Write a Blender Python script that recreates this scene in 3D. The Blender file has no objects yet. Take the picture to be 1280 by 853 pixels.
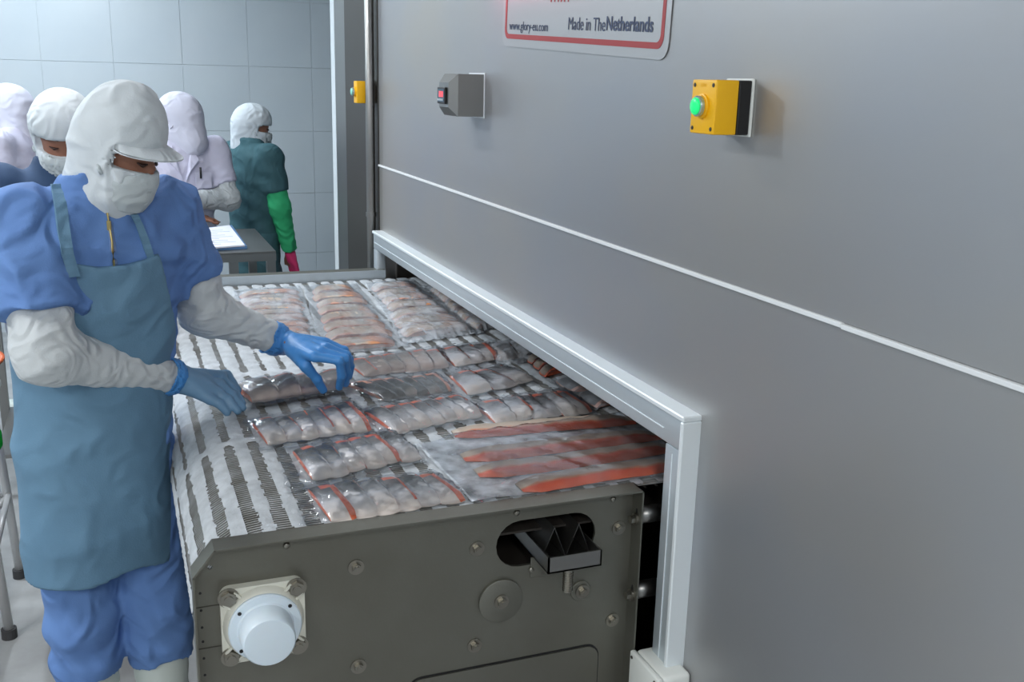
import bpy, bmesh, math, random
import numpy as np
from mathutils import Vector, Matrix
from mathutils.geometry import tessellate_polygon
random.seed(7)
S = bpy.context.scene
COL = S.collection

# ------------------------------------------------------------------ camera
FPX, YAW, PITCH, ROLL = 1254.0, 0.37725, 0.25304, 0.02467
CAM = np.array([0.0, 0.0, 1.65])
_f = np.array([math.sin(YAW)*math.cos(PITCH), math.cos(YAW)*math.cos(PITCH), -math.sin(PITCH)])
_r = np.array([math.cos(YAW), -math.sin(YAW), 0.0]); _u = np.cross(_r, _f)
_r2 = _r*math.cos(ROLL) + _u*math.sin(ROLL); _u2 = -_r*math.sin(ROLL) + _u*math.cos(ROLL)
cd = bpy.data.cameras.new('camera'); cam = bpy.data.objects.new('camera', cd); COL.objects.link(cam)
cd.sensor_width = 36.0; cd.lens = FPX*36.0/1280.0; cd.clip_start = 0.02
cam.matrix_world = Matrix(((_r2[0], _u2[0], -_f[0], CAM[0]), (_r2[1], _u2[1], -_f[1], CAM[1]),
                           (_r2[2], _u2[2], -_f[2], CAM[2]), (0, 0, 0, 1)))
S.camera = cam

# ------------------------------------------------------------------ world, exposure
w = bpy.data.worlds.new('world'); S.world = w; w.use_nodes = True
w.node_tree.nodes['Background'].inputs[0].default_value = (.6, .7, .8, 1)
w.node_tree.nodes['Background'].inputs[1].default_value = .05
S.view_settings.view_transform = 'Standard'; S.view_settings.look = 'None'
S.view_settings.gamma = 1.0; S.view_settings.use_curve_mapping = False
S.view_settings.exposure = 0.22
LAMP_POWER = 40.0          # each twin-tube ceiling fitting
LAMP_SPOTS = [(-1.75, 4.5, 52, 1.5), (-1.75, 1.6, 0, 1.0), (-1.75, -1.3, 0, 1.0), (-.35, 5.9, 0, .75), (-.1, -1.4, 0, .9), (-.2, 3.3, 0, .4)]   # x, y, turn, share of power
CEIL = 2.85

def ray(x, y):
    d = np.array([(x-640)/FPX, (y-426.5)/FPX, 1.0]); return d[0]*_r2 - d[1]*_u2 + d[2]*_f
def onz(x, y, z): d = ray(x, y); return CAM + d*(z-CAM[2])/d[2]
def onx(x, y, X): d = ray(x, y); return CAM + d*(X-CAM[0])/d[0]
def ony(x, y, Y): d = ray(x, y); return CAM + d*(Y-CAM[1])/d[1]

# ------------------------------------------------------------------ materials
def lin(c): return tuple(((v/255)/12.92 if v/255 <= .04045 else (((v/255)+.055)/1.055)**2.4) for v in c)
def mat(name, col, rough=.5, metal=0.0, bump=None, var=None, spec=.5, trans=0, emit=None, estr=0, alpha=1, sub=0):
    """col in sRGB 0-255; bump=(scale,strength,stretch) ; var=(scale, other colour, stretch)"""
    m = bpy.data.materials.new(name); m.use_nodes = True
    nt = m.node_tree; b = nt.nodes['Principled BSDF']
    b.inputs['Base Color'].default_value = (*lin(col), 1)
    b.inputs['Roughness'].default_value = rough; b.inputs['Metallic'].default_value = metal
    b.inputs['Specular IOR Level'].default_value = spec
    b.inputs['Transmission Weight'].default_value = trans; b.inputs['Alpha'].default_value = alpha
    if sub:
        b.inputs['Subsurface Weight'].default_value = sub; b.inputs['Subsurface Radius'].default_value = (.01, .006, .004)
    if emit: b.inputs['Emission Color'].default_value = (*lin(emit), 1); b.inputs['Emission Strength'].default_value = estr
    tc = nt.nodes.new('ShaderNodeTexCoord')
    def noise(scale, stretch, detail=4):
        mp = nt.nodes.new('ShaderNodeMapping'); mp.inputs['Scale'].default_value = stretch
        n = nt.nodes.new('ShaderNodeTexNoise'); n.inputs['Scale'].default_value = scale; n.inputs['Detail'].default_value = detail
        nt.links.new(tc.outputs['Object'], mp.inputs[0]); nt.links.new(mp.outputs[0], n.inputs['Vector']); return n
    if bump:
        n = noise(bump[0], bump[2] if len(bump) > 2 else (1, 1, 1)); bp = nt.nodes.new('ShaderNodeBump')
        bp.inputs['Strength'].default_value = bump[1]; bp.inputs['Distance'].default_value = .002
        nt.links.new(n.outputs['Fac'], bp.inputs['Height']); nt.links.new(bp.outputs[0], b.inputs['Normal'])
    if var:
        n = noise(var[0], var[2] if len(var) > 2 else (1, 1, 1)); r = nt.nodes.new('ShaderNodeValToRGB')
        r.color_ramp.elements[0].position = .35; r.color_ramp.elements[1].position = .65
        r.color_ramp.elements[0].color = (*lin(var[1]), 1); r.color_ramp.elements[1].color = (*lin(col), 1)
        nt.links.new(n.outputs['Fac'], r.inputs[0]); nt.links.new(r.outputs[0], b.inputs['Base Color'])
    return m
def cloth(name, col, rough, weave, weave_s, wrinkle, wr_s, var=None, stretch=(1, 1, 1)):
    m = mat(name, col, rough, 0, bump=(weave, weave_s), var=var, spec=.25); nt = m.node_tree; b = nt.nodes['Principled BSDF']
    b1 = [n for n in nt.nodes if n.type == 'BUMP'][0]; tc = [n for n in nt.nodes if n.type == 'TEX_COORD'][0]
    mp = nt.nodes.new('ShaderNodeMapping'); mp.inputs['Scale'].default_value = stretch
    n = nt.nodes.new('ShaderNodeTexNoise'); n.inputs['Scale'].default_value = wrinkle; n.inputs['Detail'].default_value = 3; n.inputs['Distortion'].default_value = 1.6
    n.noise_type = 'RIDGED_MULTIFRACTAL'
    nt.links.new(tc.outputs['Object'], mp.inputs[0]); nt.links.new(mp.outputs[0], n.inputs['Vector'])
    bp = nt.nodes.new('ShaderNodeBump'); bp.inputs['Strength'].default_value = wr_s; bp.inputs['Distance'].default_value = .05
    nt.links.new(n.outputs['Fac'], bp.inputs['Height']); nt.links.new(b1.outputs[0], bp.inputs['Normal']); nt.links.new(bp.outputs[0], b.inputs['Normal'])
    return m
def uvmat(name, stops, rough, noise_amt=.12, spots=None, bump=.25, sub=0.0, rnd=.3):
    """fish colouring that runs along the V direction of each piece (back to belly)"""
    m = bpy.data.materials.new(name); m.use_nodes = True; nt = m.node_tree; b = nt.nodes['Principled BSDF']
    b.inputs['Roughness'].default_value = rough
    uv = nt.nodes.new('ShaderNodeUVMap'); sx = nt.nodes.new('ShaderNodeSeparateXYZ'); nt.links.new(uv.outputs[0], sx.inputs[0])
    tc = nt.nodes.new('ShaderNodeTexCoord')
    oi = nt.nodes.new('ShaderNodeObjectInfo')
    n = nt.nodes.new('ShaderNodeTexNoise'); n.inputs['Scale'].default_value = 40; n.inputs['Detail'].default_value = 5
    nt.links.new(tc.outputs['Object'], n.inputs['Vector'])
    a = nt.nodes.new('ShaderNodeMath'); a.operation = 'MULTIPLY_ADD'; a.inputs[1].default_value = noise_amt*2; a.inputs[2].default_value = -noise_amt
    nt.links.new(n.outputs['Fac'], a.inputs[0])
    s = nt.nodes.new('ShaderNodeMath'); s.operation = 'ADD'; nt.links.new(sx.outputs[1], s.inputs[0]); nt.links.new(a.outputs[0], s.inputs[1])
    o = nt.nodes.new('ShaderNodeMath'); o.operation = 'MULTIPLY_ADD'; o.inputs[1].default_value = rnd; o.inputs[2].default_value = -rnd/2
    nt.links.new(oi.outputs['Random'], o.inputs[0])
    s2 = nt.nodes.new('ShaderNodeMath'); s2.operation = 'ADD'; nt.links.new(s.outputs[0], s2.inputs[0]); nt.links.new(o.outputs[0], s2.inputs[1])
    r = nt.nodes.new('ShaderNodeValToRGB'); cr = r.color_ramp
    cr.elements[0].color = (*lin(stops[0][1]), 1); cr.elements[-1].color = (*lin(stops[-1][1]), 1)
    for p, c in stops[1:-1]: cr.elements.new(p).color = (*lin(c), 1)
    nt.links.new(s2.outputs[0], r.inputs[0]); nt.links.new(r.outputs[0], b.inputs['Base Color'])
    n2 = nt.nodes.new('ShaderNodeTexNoise'); n2.inputs['Scale'].default_value = 160
    nt.links.new(tc.outputs['Object'], n2.inputs['Vector'])
    bp = nt.nodes.new('ShaderNodeBump'); bp.inputs['Strength'].default_value = bump; bp.inputs['Distance'].default_value = .002
    nt.links.new(n2.outputs['Fac'], bp.inputs['Height']); nt.links.new(bp.outputs[0], b.inputs['Normal'])
    return m
def film_mat(name, haze, tint=(235, 242, 250), rough=.12):
    m = bpy.data.materials.new(name); m.use_nodes = True; nt = m.node_tree
    for n in list(nt.nodes): nt.nodes.remove(n)
    out = nt.nodes.new('ShaderNodeOutputMaterial'); tr = nt.nodes.new('ShaderNodeBsdfTransparent')
    gl = nt.nodes.new('ShaderNodeBsdfGlossy'); gl.inputs['Roughness'].default_value = rough
    df = nt.nodes.new('ShaderNodeBsdfDiffuse'); df.inputs[0].default_value = (*lin(tint), 1)
    tc = nt.nodes.new('ShaderNodeTexCoord'); nz = nt.nodes.new('ShaderNodeTexNoise'); nz.inputs['Scale'].default_value = 22; nz.inputs['Detail'].default_value = 6
    nt.links.new(tc.outputs['Object'], nz.inputs['Vector'])
    mr = nt.nodes.new('ShaderNodeMapRange'); mr.inputs[1].default_value = .35; mr.inputs[2].default_value = .7
    mr.inputs[3].default_value = haze*.4; mr.inputs[4].default_value = min(.95, haze*1.6); nt.links.new(nz.outputs['Fac'], mr.inputs[0])
    m1 = nt.nodes.new('ShaderNodeMixShader'); nt.links.new(mr.outputs[0], m1.inputs[0]); nt.links.new(tr.outputs[0], m1.inputs[1]); nt.links.new(df.outputs[0], m1.inputs[2])
    fr = nt.nodes.new('ShaderNodeFresnel'); fr.inputs[0].default_value = 1.5
    bp = nt.nodes.new('ShaderNodeBump'); bp.inputs['Strength'].default_value = .5; bp.inputs['Distance'].default_value = .004
    n2 = nt.nodes.new('ShaderNodeTexNoise'); n2.inputs['Scale'].default_value = 60; n2.inputs['Detail'].default_value = 3
    nt.links.new(tc.outputs['Object'], n2.inputs['Vector']); nt.links.new(n2.outputs['Fac'], bp.inputs['Height'])
    nt.links.new(bp.outputs[0], gl.inputs['Normal']); nt.links.new(bp.outputs[0], fr.inputs['Normal'])
    m2 = nt.nodes.new('ShaderNodeMixShader'); fm = nt.nodes.new('ShaderNodeMath'); fm.operation = 'MULTIPLY'; fm.inputs[1].default_value = .85; nt.links.new(fr.outputs[0], fm.inputs[0]); nt.links.new(fm.outputs[0], m2.inputs[0]); gl.inputs[0].default_value = (.9, .95, 1, 1); nt.links.new(m1.outputs[0], m2.inputs[1]); nt.links.new(gl.outputs[0], m2.inputs[2])
    nt.links.new(m2.outputs[0], out.inputs[0]); return m

M = dict(
    steel_wall=mat('steel_wall', (178, 175, 170), .42, .74, bump=(60, .04, (1, .04, 1)), var=(1.6, (168, 171, 176), (1, .7, 1))),
    steel=mat('steel', (150, 150, 148), .38, 1, bump=(200, .06)),
    steel_plate=mat('steel_plate', (128, 128, 120), .5, .85, bump=(220, .1), var=(5, (120, 119, 110))),
    steel_dark=mat('steel_dark', (90, 88, 84), .5, .9),
    steel_bolt=mat('steel_bolt', (150, 147, 138), .35, 1),
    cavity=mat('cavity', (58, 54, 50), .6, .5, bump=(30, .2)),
    frame=mat('frame_metal', (196, 206, 212), .38, .55, bump=(180, .05)),
    frame_edge=mat('frame_edge', (226, 234, 238), .4, .2),
    sealant=mat('sealant', (222, 226, 228), .55),
    tile=mat('wall_tile', (192, 201, 206), .16, 0, var=(2, (186, 196, 203))),
    grout=mat('grout', (190, 198, 203), .8),
    wallpaint=mat('wall_paint', (196, 204, 208), .6),
    ceil=mat('ceiling_paint', (205, 210, 212), .7),
    floor=mat('floor', (165, 167, 168), .45, 0, bump=(50, .25), var=(7, (146, 147, 148))),
    white_plastic=mat('white_plastic', (222, 226, 222), .45),
    cream_plastic=mat('cream_plastic', (218, 219, 208), .5, var=(9, (206, 206, 194))),
    cap_plastic=mat('cap_plastic', (214, 228, 238), .4, sub=.15),
    black=mat('black_plastic', (22, 22, 24), .45),
    yellow=mat('yellow_plastic', (246, 186, 8), .4),
    green_glow=mat('green_lens', (40, 200, 120), .25, emit=(0, 235, 120), estr=.55),
    green_lens=mat('green_lens_unlit', (150, 222, 205), .25),
    lens_ring=mat('lens_ring', (170, 190, 190), .25, .6),
    screen=mat('display_screen', (40, 70, 90), .25),
    digit=mat('display_digits', (230, 90, 100), .4, emit=(235, 70, 80), estr=.7),
    sign=mat('sign_film', (178, 179, 180), .44, .7),
    red_print=mat('red_print', (160, 50, 52), .5),
    navy_print=mat('navy_print', (52, 66, 96), .5),
    rubber=mat('rubber', (60, 60, 62), .7),
    wire=mat('belt_wire', (206, 208, 208), .5, .4, var=(18, (160, 158, 152))),
    frost=mat('frost', (198, 204, 209), .85, 0, bump=(260, .5), var=(30, (176, 182, 187))),
    paper=mat('paper', (232, 234, 244), .8), print_blue=mat('paper_print', (150, 162, 200), .8),
    folder=mat('folder_cover', (90, 130, 175), .5), folder_y=mat('folder_tab', (205, 205, 70), .5),
    skin=mat('skin', (150, 104, 84), .55, sub=.1), brow=mat('brow_hair', (30, 22, 20), .8), eye=mat('eyelid', (58, 36, 30), .5),
    hood=cloth('hood_cloth', (206, 214, 219), .85, 300, .2, 13, .3), mask=cloth('mask_cloth', (194, 203, 206), .85, 300, .15, 14, .25),
    hood2=cloth('hood_cloth_lilac', (206, 207, 222), .85, 300, .2, 11, .2),
    blue=cloth('blue_cotton', (104, 140, 196), .8, 400, .25, 10, .48, var=(6, (96, 131, 188))),
    apron=cloth('apron_cloth', (104, 140, 166), .7, 300, .3, 8, .38, var=(4, (96, 131, 157))),
    knit=cloth('knit_sleeve', (200, 206, 209), .9, 420, .35, 17, .35),
    glove=mat('nitrile_glove', (70, 140, 208), .42, bump=(120, .2)), glove_greyer=mat('nitrile_glove_greyer', (104, 142, 174), .45, bump=(120, .25)),  # second glove colour is a greyer blue, for the right hand
    boot=mat('white_rubber_boot', (205, 214, 208), .4),
    coat=cloth('white_coat', (204, 203, 222), .8, 300, .2, 10, .22), teal=cloth('teal_smock', (66, 102, 110), .75, 300, .2, 10, .25),
    greensleeve=cloth('green_sleeve', (60, 184, 124), .7, 300, .2, 8, .6), pinkglove=mat('pink_glove', (226, 62, 120), .5),
    trouser_grey=mat('grey_trouser', (120, 124, 136), .8), navy=mat('navy_cloth', (44, 70, 104), .8),
    zip=mat('zip_brass', (176, 160, 110), .35, .8), ziptape=mat('zip_tape', (112, 134, 176), .8),
    orange_pl=mat('orange_plastic', (232, 104, 30), .4), green_bag=mat('green_plastic_film', (20, 190, 50), .25),
    stand=mat('stand_tube', (208, 208, 208), .35, .3),
    housing=mat('lamp_housing', (225, 228, 230), .5), tube=mat('lamp_tube', (240, 246, 255), .4, emit=(226, 240, 255), estr=9),
    redlens=mat('red_lens', (220, 40, 70), .3, emit=(255, 40, 80), estr=4),
    skin_top=uvmat('fish_skin', [(0, (38, 39, 39)), (.24, (70, 72, 74)), (.46, (136, 138, 142)), (.66, (204, 204, 208)), (1, (230, 220, 212))], .38, .2, rnd=.26),
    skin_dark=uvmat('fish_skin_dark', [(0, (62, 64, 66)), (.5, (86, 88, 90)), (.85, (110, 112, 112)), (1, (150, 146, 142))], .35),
    skin_pink=uvmat('fish_skin_pink', [(0, (92, 90, 88)), (.4, (146, 140, 137)), (1, (200, 184, 176))], .4, .2),
    flesh=mat('salmon_flesh', (214, 92, 58), .42, sub=.15, var=(60, (226, 128, 92))),
    flesh_pale=mat('salmon_flesh_pale', (214, 168, 150), .45, sub=.1, var=(60, (200, 130, 104))),
    belly=uvmat('fish_strip', [(0, (176, 152, 128)), (.3, (206, 180, 160)), (.55, (186, 178, 168)), (.8, (216, 150, 104)), (1, (190, 120, 80))], .45, .2),
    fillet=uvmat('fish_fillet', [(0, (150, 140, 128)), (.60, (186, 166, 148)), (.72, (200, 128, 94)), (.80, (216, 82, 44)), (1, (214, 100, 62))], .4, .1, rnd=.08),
    film=film_mat('clear_film', .045, rough=.08), film_hazy=film_mat('hazy_film', .20), film_milky=film_mat('milky_film', .36), film_cloud=film_mat('cloudy_film', .62),
)

# ------------------------------------------------------------------ object helpers
def link(name, me, m=None, parent=None, smooth=False):
    o = bpy.data.objects.new(name, me); COL.objects.link(o)
    if m is not None:
        for mm in (m if isinstance(m, (list, tuple)) else [m]): me.materials.append(M[mm] if isinstance(mm, str) else mm)
    if parent is not None: o.parent = parent
    if smooth: me.polygons.foreach_set('use_smooth', [True]*len(me.polygons))
    return o
def tag(o, label, cat, group=None, kind=None):
    o['label'] = label; o['category'] = cat
    if group: o['group'] = group
    if kind: o['kind'] = kind
    return o
def thing(name, label, cat, loc=(0, 0, 0), group=None):
    o = bpy.data.objects.new(name, None); COL.objects.link(o); o.location = loc; o.empty_display_size = .05
    return tag(o, label, cat, group)
def keep(o, parent):       # parent while keeping world coordinates of geometry
    o.parent = parent; o.matrix_parent_inverse = Matrix.Translation(-Vector(parent.location)) if parent.type == 'EMPTY' else Matrix()
    return o
class MB:
    def __init__(s): s.bm = bmesh.new()
    def _x(s, g, mtx):
        if mtx is not None: bmesh.ops.transform(s.bm, matrix=mtx, verts=g)
    def box(s, lo, hi, bev=0, seg=2, mtx=None):
        r = bmesh.ops.create_cube(s.bm, size=1); vs = r['verts']
        for v in vs: v.co = Vector([lo[i] + (v.co[i]+.5)*(hi[i]-lo[i]) for i in range(3)])
        if bev:
            es = list({e for v in vs for e in v.link_edges}); rr = bmesh.ops.bevel(s.bm, geom=es, offset=bev, segments=seg, affect='EDGES', profile=.5)
            vs = list({v for f in rr['faces'] for v in f.verts} | {v for v in vs if v.is_valid})
        s._x(vs, mtx); return s
    def cyl(s, a, b, r, r2=None, n=20, cap=True):
        a, b = Vector(a), Vector(b); d = b-a
        res = bmesh.ops.create_cone(s.bm, cap_ends=cap, segments=n, radius1=r, radius2=r if r2 is None else r2, depth=d.length)
        q = d.to_track_quat('Z', 'Y').to_matrix().to_4x4()
        bmesh.ops.transform(s.bm, matrix=Matrix.Translation((a+b)/2) @ q, verts=res['verts']); return s
    def sph(s, c, r, n=12, sc=(1, 1, 1)):
        res = bmesh.ops.create_uvsphere(s.bm, u_segments=n*2, v_segments=n, radius=r)
        for v in res['verts']: v.co = Vector([v.co[i]*sc[i]+c[i] for i in range(3)])
        return s
    def tube(s, pts, r, n=10):
        pts = [Vector(p) for p in pts]; rings = []
        for i, p in enumerate(pts):
            t = (pts[min(i+1, len(pts)-1)] - pts[max(i-1, 0)]).normalized()
            q = t.to_track_quat('Z', 'Y'); ri = r[i] if isinstance(r, (list, tuple)) else r
            rings.append([s.bm.verts.new(p + q @ Vector((math.cos(k*2*math.pi/n)*ri, math.sin(k*2*math.pi/n)*ri, 0))) for k in range(n)])
        for A, B in zip(rings, rings[1:]):
            for k in range(n): s.bm.faces.new((A[k], A[(k+1) % n], B[(k+1) % n], B[k]))
        s.bm.faces.new(rings[0][::-1]); s.bm.faces.new(rings[-1]); return s
    def lathe(s, prof, origin, axis, n=28):
        """prof: list of (radius, height) from base outwards along axis"""
        q = Vector(axis).to_track_quat('Z', 'Y'); rings = []
        for r, h in prof:
            rings.append([s.bm.verts.new(Vector(origin) + q @ Vector((math.cos(k*2*math.pi/n)*r, math.sin(k*2*math.pi/n)*r, h))) for k in range(n)])
        for A, B in zip(rings, rings[1:]):
            for k in range(n): s.bm.faces.new((A[k], A[(k+1) % n], B[(k+1) % n], B[k]))
        s.bm.faces.new(rings[0][::-1]); s.bm.faces.new(rings[-1]); return s
    def prism(s, outer, f, d0, d1, holes=()):
        """outer/holes: 2D lists; f(a,b,d)->xyz"""
        loops = [outer] + list(holes); flat = [p for l in loops for p in l]
        tris = tessellate_polygon([[Vector((p[0], p[1], 0)) for p in l] for l in loops])
        A = [s.bm.verts.new(f(p[0], p[1], d0)) for p in flat]; B = [s.bm.verts.new(f(p[0], p[1], d1)) for p in flat]
        for t in tris:
            s.bm.faces.new([A[i] for i in t]); s.bm.faces.new([B[i] for i in reversed(t)])
        k = 0
        for l in loops:
            n = len(l)
            for i in range(n): s.bm.faces.new((A[k+i], A[k+(i+1) % n], B[k+(i+1) % n], B[k+i]))
            k += n
        return s
    def build(s, name, m, parent=None, smooth=False, angle=None):
        bmesh.ops.recalc_face_normals(s.bm, faces=s.bm.faces[:])
        me = bpy.data.meshes.new(name); s.bm.to_mesh(me); s.bm.free()
        o = link(name, me, m, None, smooth or angle is not None)
        if angle is not None: me.set_sharp_from_angle(angle=math.radians(angle))
        if parent is not None: put(o, parent)
        return o
def root_of(o):
    v = Vector((0, 0, 0)); p = o
    while p is not None: v = v + Vector(p.location); p = p.parent
    return v
def put(o, parent):
    """geometry is written in world coordinates: shift it into the parent's frame"""
    off = root_of(parent)
    if off.length > 1e-9: o.data.transform(Matrix.Translation(-off))
    o.parent = parent; return o
def pydata(name, V, F, m, parent=None, smooth=True, uv=None, mi=None):
    me = bpy.data.meshes.new(name); me.from_pydata([tuple(v) for v in V], [], [tuple(f) for f in F]); me.update()
    o = link(name, me, m, None, smooth)
    if uv is not None:
        l = me.uv_layers.new(name='UVMap'); vi = np.empty(len(me.loops), np.int32); me.loops.foreach_get('vertex_index', vi)
        l.data.foreach_set('uv', np.asarray(uv, np.float32)[vi].ravel())
    if mi is not None: me.polygons.foreach_set('material_index', np.asarray(mi, np.int32))
    if parent is not None: put(o, parent)
    return o

# ------------------------------------------------------------------ implicit surfaces (clothes, bodies, gloves)
def smin(a, b, k):
    h = np.clip(.5 + .5*(b-a)/k, 0, 1); return b*(1-h) + a*h - k*h*(1-h)
def cap(P, a, b, ra, rb):
    a = np.asarray(a, np.float32); b = np.asarray(b, np.float32); d = b-a; q = P-a
    t = np.clip((q@d)/max(1e-9, d@d), 0, 1); return np.linalg.norm(q - t[:, None]*d, axis=1) - (ra + (rb-ra)*t)
def ell(P, c, r):
    q = P - np.asarray(c, np.float32); r = np.asarray(r, np.float32)
    k0 = np.linalg.norm(q/r, axis=1); k1 = np.linalg.norm(q/(r*r), axis=1); return k0*(k0-1)/np.maximum(k1, 1e-6)
def chain(P, pts, rad, k=.02):
    d = None
    for i in range(len(pts)-1):
        c = cap(P, pts[i], pts[i+1], rad[i], rad[i+1]); d = c if d is None else smin(d, c, k)
    return d
def loft(P, L, Fw, table, sq=2.0):
    """table rows: z, cx, cy, half width (along L), half depth (along Fw)"""
    T = np.array(table, np.float32); z = P[:, 2]; I = lambda k: np.interp(z, T[:, 0], T[:, k])
    dx, dy = P[:, 0]-I(1), P[:, 1]-I(2); l = dx*L[0]+dy*L[1]; f = dx*Fw[0]+dy*Fw[1]; W, D = I(3), I(4)
    k = (np.abs(l/W)**sq + np.abs(f/D)**sq)**(1/sq); d = (k-1)*np.minimum(W, D)
    return np.maximum(d, np.maximum(z-T[-1, 0], T[0, 0]-z)), l, f
def wob(P, f, a, seed, aniso=(1, 1, 1)):
    rg = np.random.RandomState(seed); Q = P*np.asarray(aniso, np.float32); out = 0
    for i in range(4):
        d = rg.normal(size=3); d /= np.linalg.norm(d); d2 = rg.normal(size=3); d2 /= np.linalg.norm(d2)
        out = out + np.sin(Q@(d*f*(1+.5*i)).astype(np.float32) + 1.6*np.sin(Q@(d2*f*.6).astype(np.float32) + i) + rg.rand()*6)/(1+.4*i)
    return a*out/2.2
def ridge(ph): return (1-np.abs(np.sin(ph)))**1.2
def gate(x): return np.clip(.5+x, 0, 1)
def march(px, fn, off=0.0, t0=1.4, t1=3.0):
    """first point on a garment along a sight line: used to lay straps and zips on the cloth"""
    d = ray(*px); d = d/np.linalg.norm(d); t = np.linspace(t0, t1, 700); P = (CAM+t[:, None]*d).astype(np.float32); v = fn(P); i = int(np.argmax(v < off)); return P[i].astype(float)
def nets(fn, lo, hi, h):
    lo = np.asarray(lo, np.float32); hi = np.asarray(hi, np.float32); n = np.ceil((hi-lo)/h).astype(int)+1
    ax = [lo[i]+h*np.arange(n[i], dtype=np.float32) for i in range(3)]
    G = np.stack(np.meshgrid(*ax, indexing='ij'), -1).reshape(-1, 3)
    V = np.asarray(fn(G), np.float32).reshape(n)
    I = V < 0; s = lambda A, d: A[d[0]:A.shape[0]-1+d[0], d[1]:A.shape[1]-1+d[1], d[2]:A.shape[2]-1+d[2]]
    cs = [(a, b, c) for a in (0, 1) for b in (0, 1) for c in (0, 1)]
    cnt = sum(s(I, c).astype(np.int8) for c in cs); act = (cnt > 0) & (cnt < 8)
    idx = np.argwhere(act); pos = np.zeros((len(idx), 3), np.float32); num = np.zeros(len(idx), np.float32)
    for a in cs:
        for b in cs:
            if sum(abs(a[i]-b[i]) for i in range(3)) != 1 or a > b: continue
            ia = idx+np.array(a); ib = idx+np.array(b); va = V[ia[:, 0], ia[:, 1], ia[:, 2]]; vb = V[ib[:, 0], ib[:, 1], ib[:, 2]]
            cr = (va < 0) != (vb < 0); t = np.where(cr, va/np.where(cr, va-vb, 1), 0)
            pos += np.where(cr[:, None], ia+t[:, None]*(ib-ia), 0); num += cr
    pos = lo + h*pos/num[:, None]
    mp = -np.ones(act.shape, np.int64); mp[act] = np.arange(len(idx)); F = []
    for k in range(3):
        d = [0, 0, 0]; d[k] = 1; sl0 = [slice(0, n[i]-1 if i == k else n[i]) for i in range(3)]; sl1 = [slice(1, n[i]) if i == k else slice(0, n[i]) for i in range(3)]
        A, B = I[tuple(sl0)], I[tuple(sl1)]; e = np.argwhere(A != B); o1, o2 = (k+1) % 3, (k+2) % 3
        ok = (e[:, o1] > 0) & (e[:, o2] > 0) & (e[:, o1] < n[o1]-1) & (e[:, o2] < n[o2]-1); e = e[ok]
        ins = I[e[:, 0], e[:, 1], e[:, 2]]
        def cell(u, v):
            c = e.copy(); c[:, o1] += u; c[:, o2] += v; return mp[c[:, 0], c[:, 1], c[:, 2]]
        q = np.stack([cell(-1, -1), cell(0, -1), cell(0, 0), cell(-1, 0)], 1)
        q[~ins] = q[~ins][:, ::-1]; F.append(q)
    return pos, np.concatenate(F)
def imp(name, fn, lo, hi, h, m, parent):
    V, F = nets(fn, lo, hi, h)
    me = bpy.data.meshes.new(name); me.vertices.add(len(V)); me.vertices.foreach_set('co', V.ravel().astype(np.float32))
    me.loops.add(len(F)*4); me.loops.foreach_set('vertex_index', F.ravel().astype(np.int32))
    me.polygons.add(len(F)); me.polygons.foreach_set('loop_start', np.arange(0, len(F)*4, 4, dtype=np.int32))
    me.update(calc_edges=True); me.validate()
    o = link(name, me, m, None, True); return put(o, parent)

# ================================================================== THE ROOM
def structure(o, kind='structure'): o['kind'] = kind; return o
YB = 7.05
structure(MB().box((-4, -3.6, -.1), (4, YB+.1, 0)).build('floor', 'floor'))
structure(MB().box((-4, -3.6, CEIL), (4, YB+.1, CEIL+.1)).build('ceiling', 'ceil'))
structure(MB().box((-4, -3.6, 0), (-3.9, YB+.1, CEIL)).build('wall_left', 'wallpaint'))
structure(MB().box((-4, -3.6, 0), (4, -3.5, CEIL)).build('wall_front', 'wallpaint'))
structure(MB().box((3.0, 3.7, 0), (3.1, YB, CEIL)).build('wall_right', 'wallpaint'))
wb = structure(MB().box((-4, YB, 0), (4, YB+.1, CEIL)).build('wall_back', 'grout'))
TW, TH = .4165, .420
tile_me = None
for i in range(-5, 6):
    for j in range(0, 7):
        x0 = -.38 + i*TW; z0 = 1.705 - 4*TH + j*TH - .0
        z0 = max(z0, .003)
        if z0 + TH > CEIL: continue
        if tile_me is None:
            t = MB().box((.002, -.003, .002), (TW-.0005, 0, TH-.0005), .0012, 1).build('wall_tile', 'tile', None, False); tile_me = t.data
        else:
            t = bpy.data.objects.new('wall_tile', tile_me); COL.objects.link(t)
        t.location = (x0, YB, z0); t.rotation_euler = (random.uniform(-.0012, .0012), 0, random.uniform(-.0012, .0012)); t.parent = wb

# ================================================================== ceiling lamps
def lamp(x, y, rot, share, label):
    t = thing('ceiling_lamp', label, 'ceiling lamp', (x, y, CEIL), 'twin tube ceiling lamps'); t.rotation_euler = (0, 0, math.radians(rot))
    L = .62
    h = MB().box((-.09, -L, -.06), (.09, L, 0), .008).build('housing', 'housing'); h.parent = t
    for sx in (-.045, .045):
        o = MB().cyl((sx, -L+.03, -.078), (sx, L-.03, -.078), .013, n=12).build('tube', 'tube', None, True); o.parent = t
    ld = bpy.data.lights.new('tube_light', 'AREA'); ld.shape = 'RECTANGLE'; ld.size = .14; ld.size_y = 2*L-.06; ld.energy = LAMP_POWER*share; ld.color = (1.0, .99, .975) if y < 4 else (.84, .93, 1.0)
    lo = bpy.data.objects.new('tube_light', ld); COL.objects.link(lo); lo.location = (0, 0, -.095); lo.parent = t
for i, (x, y, r, sh) in enumerate(LAMP_SPOTS):
    lamp(x, y, r, sh, ['twin tube ceiling lamp over the far left of the room', 'twin tube ceiling lamp left of the worker at the belt', 'twin tube ceiling lamp behind the camera on the left',
                   'twin tube ceiling lamp nearest the tiled wall', 'twin tube ceiling lamp behind the camera near the steel cabinet', 'twin tube ceiling lamp over the conveyor belt'][i])

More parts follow.
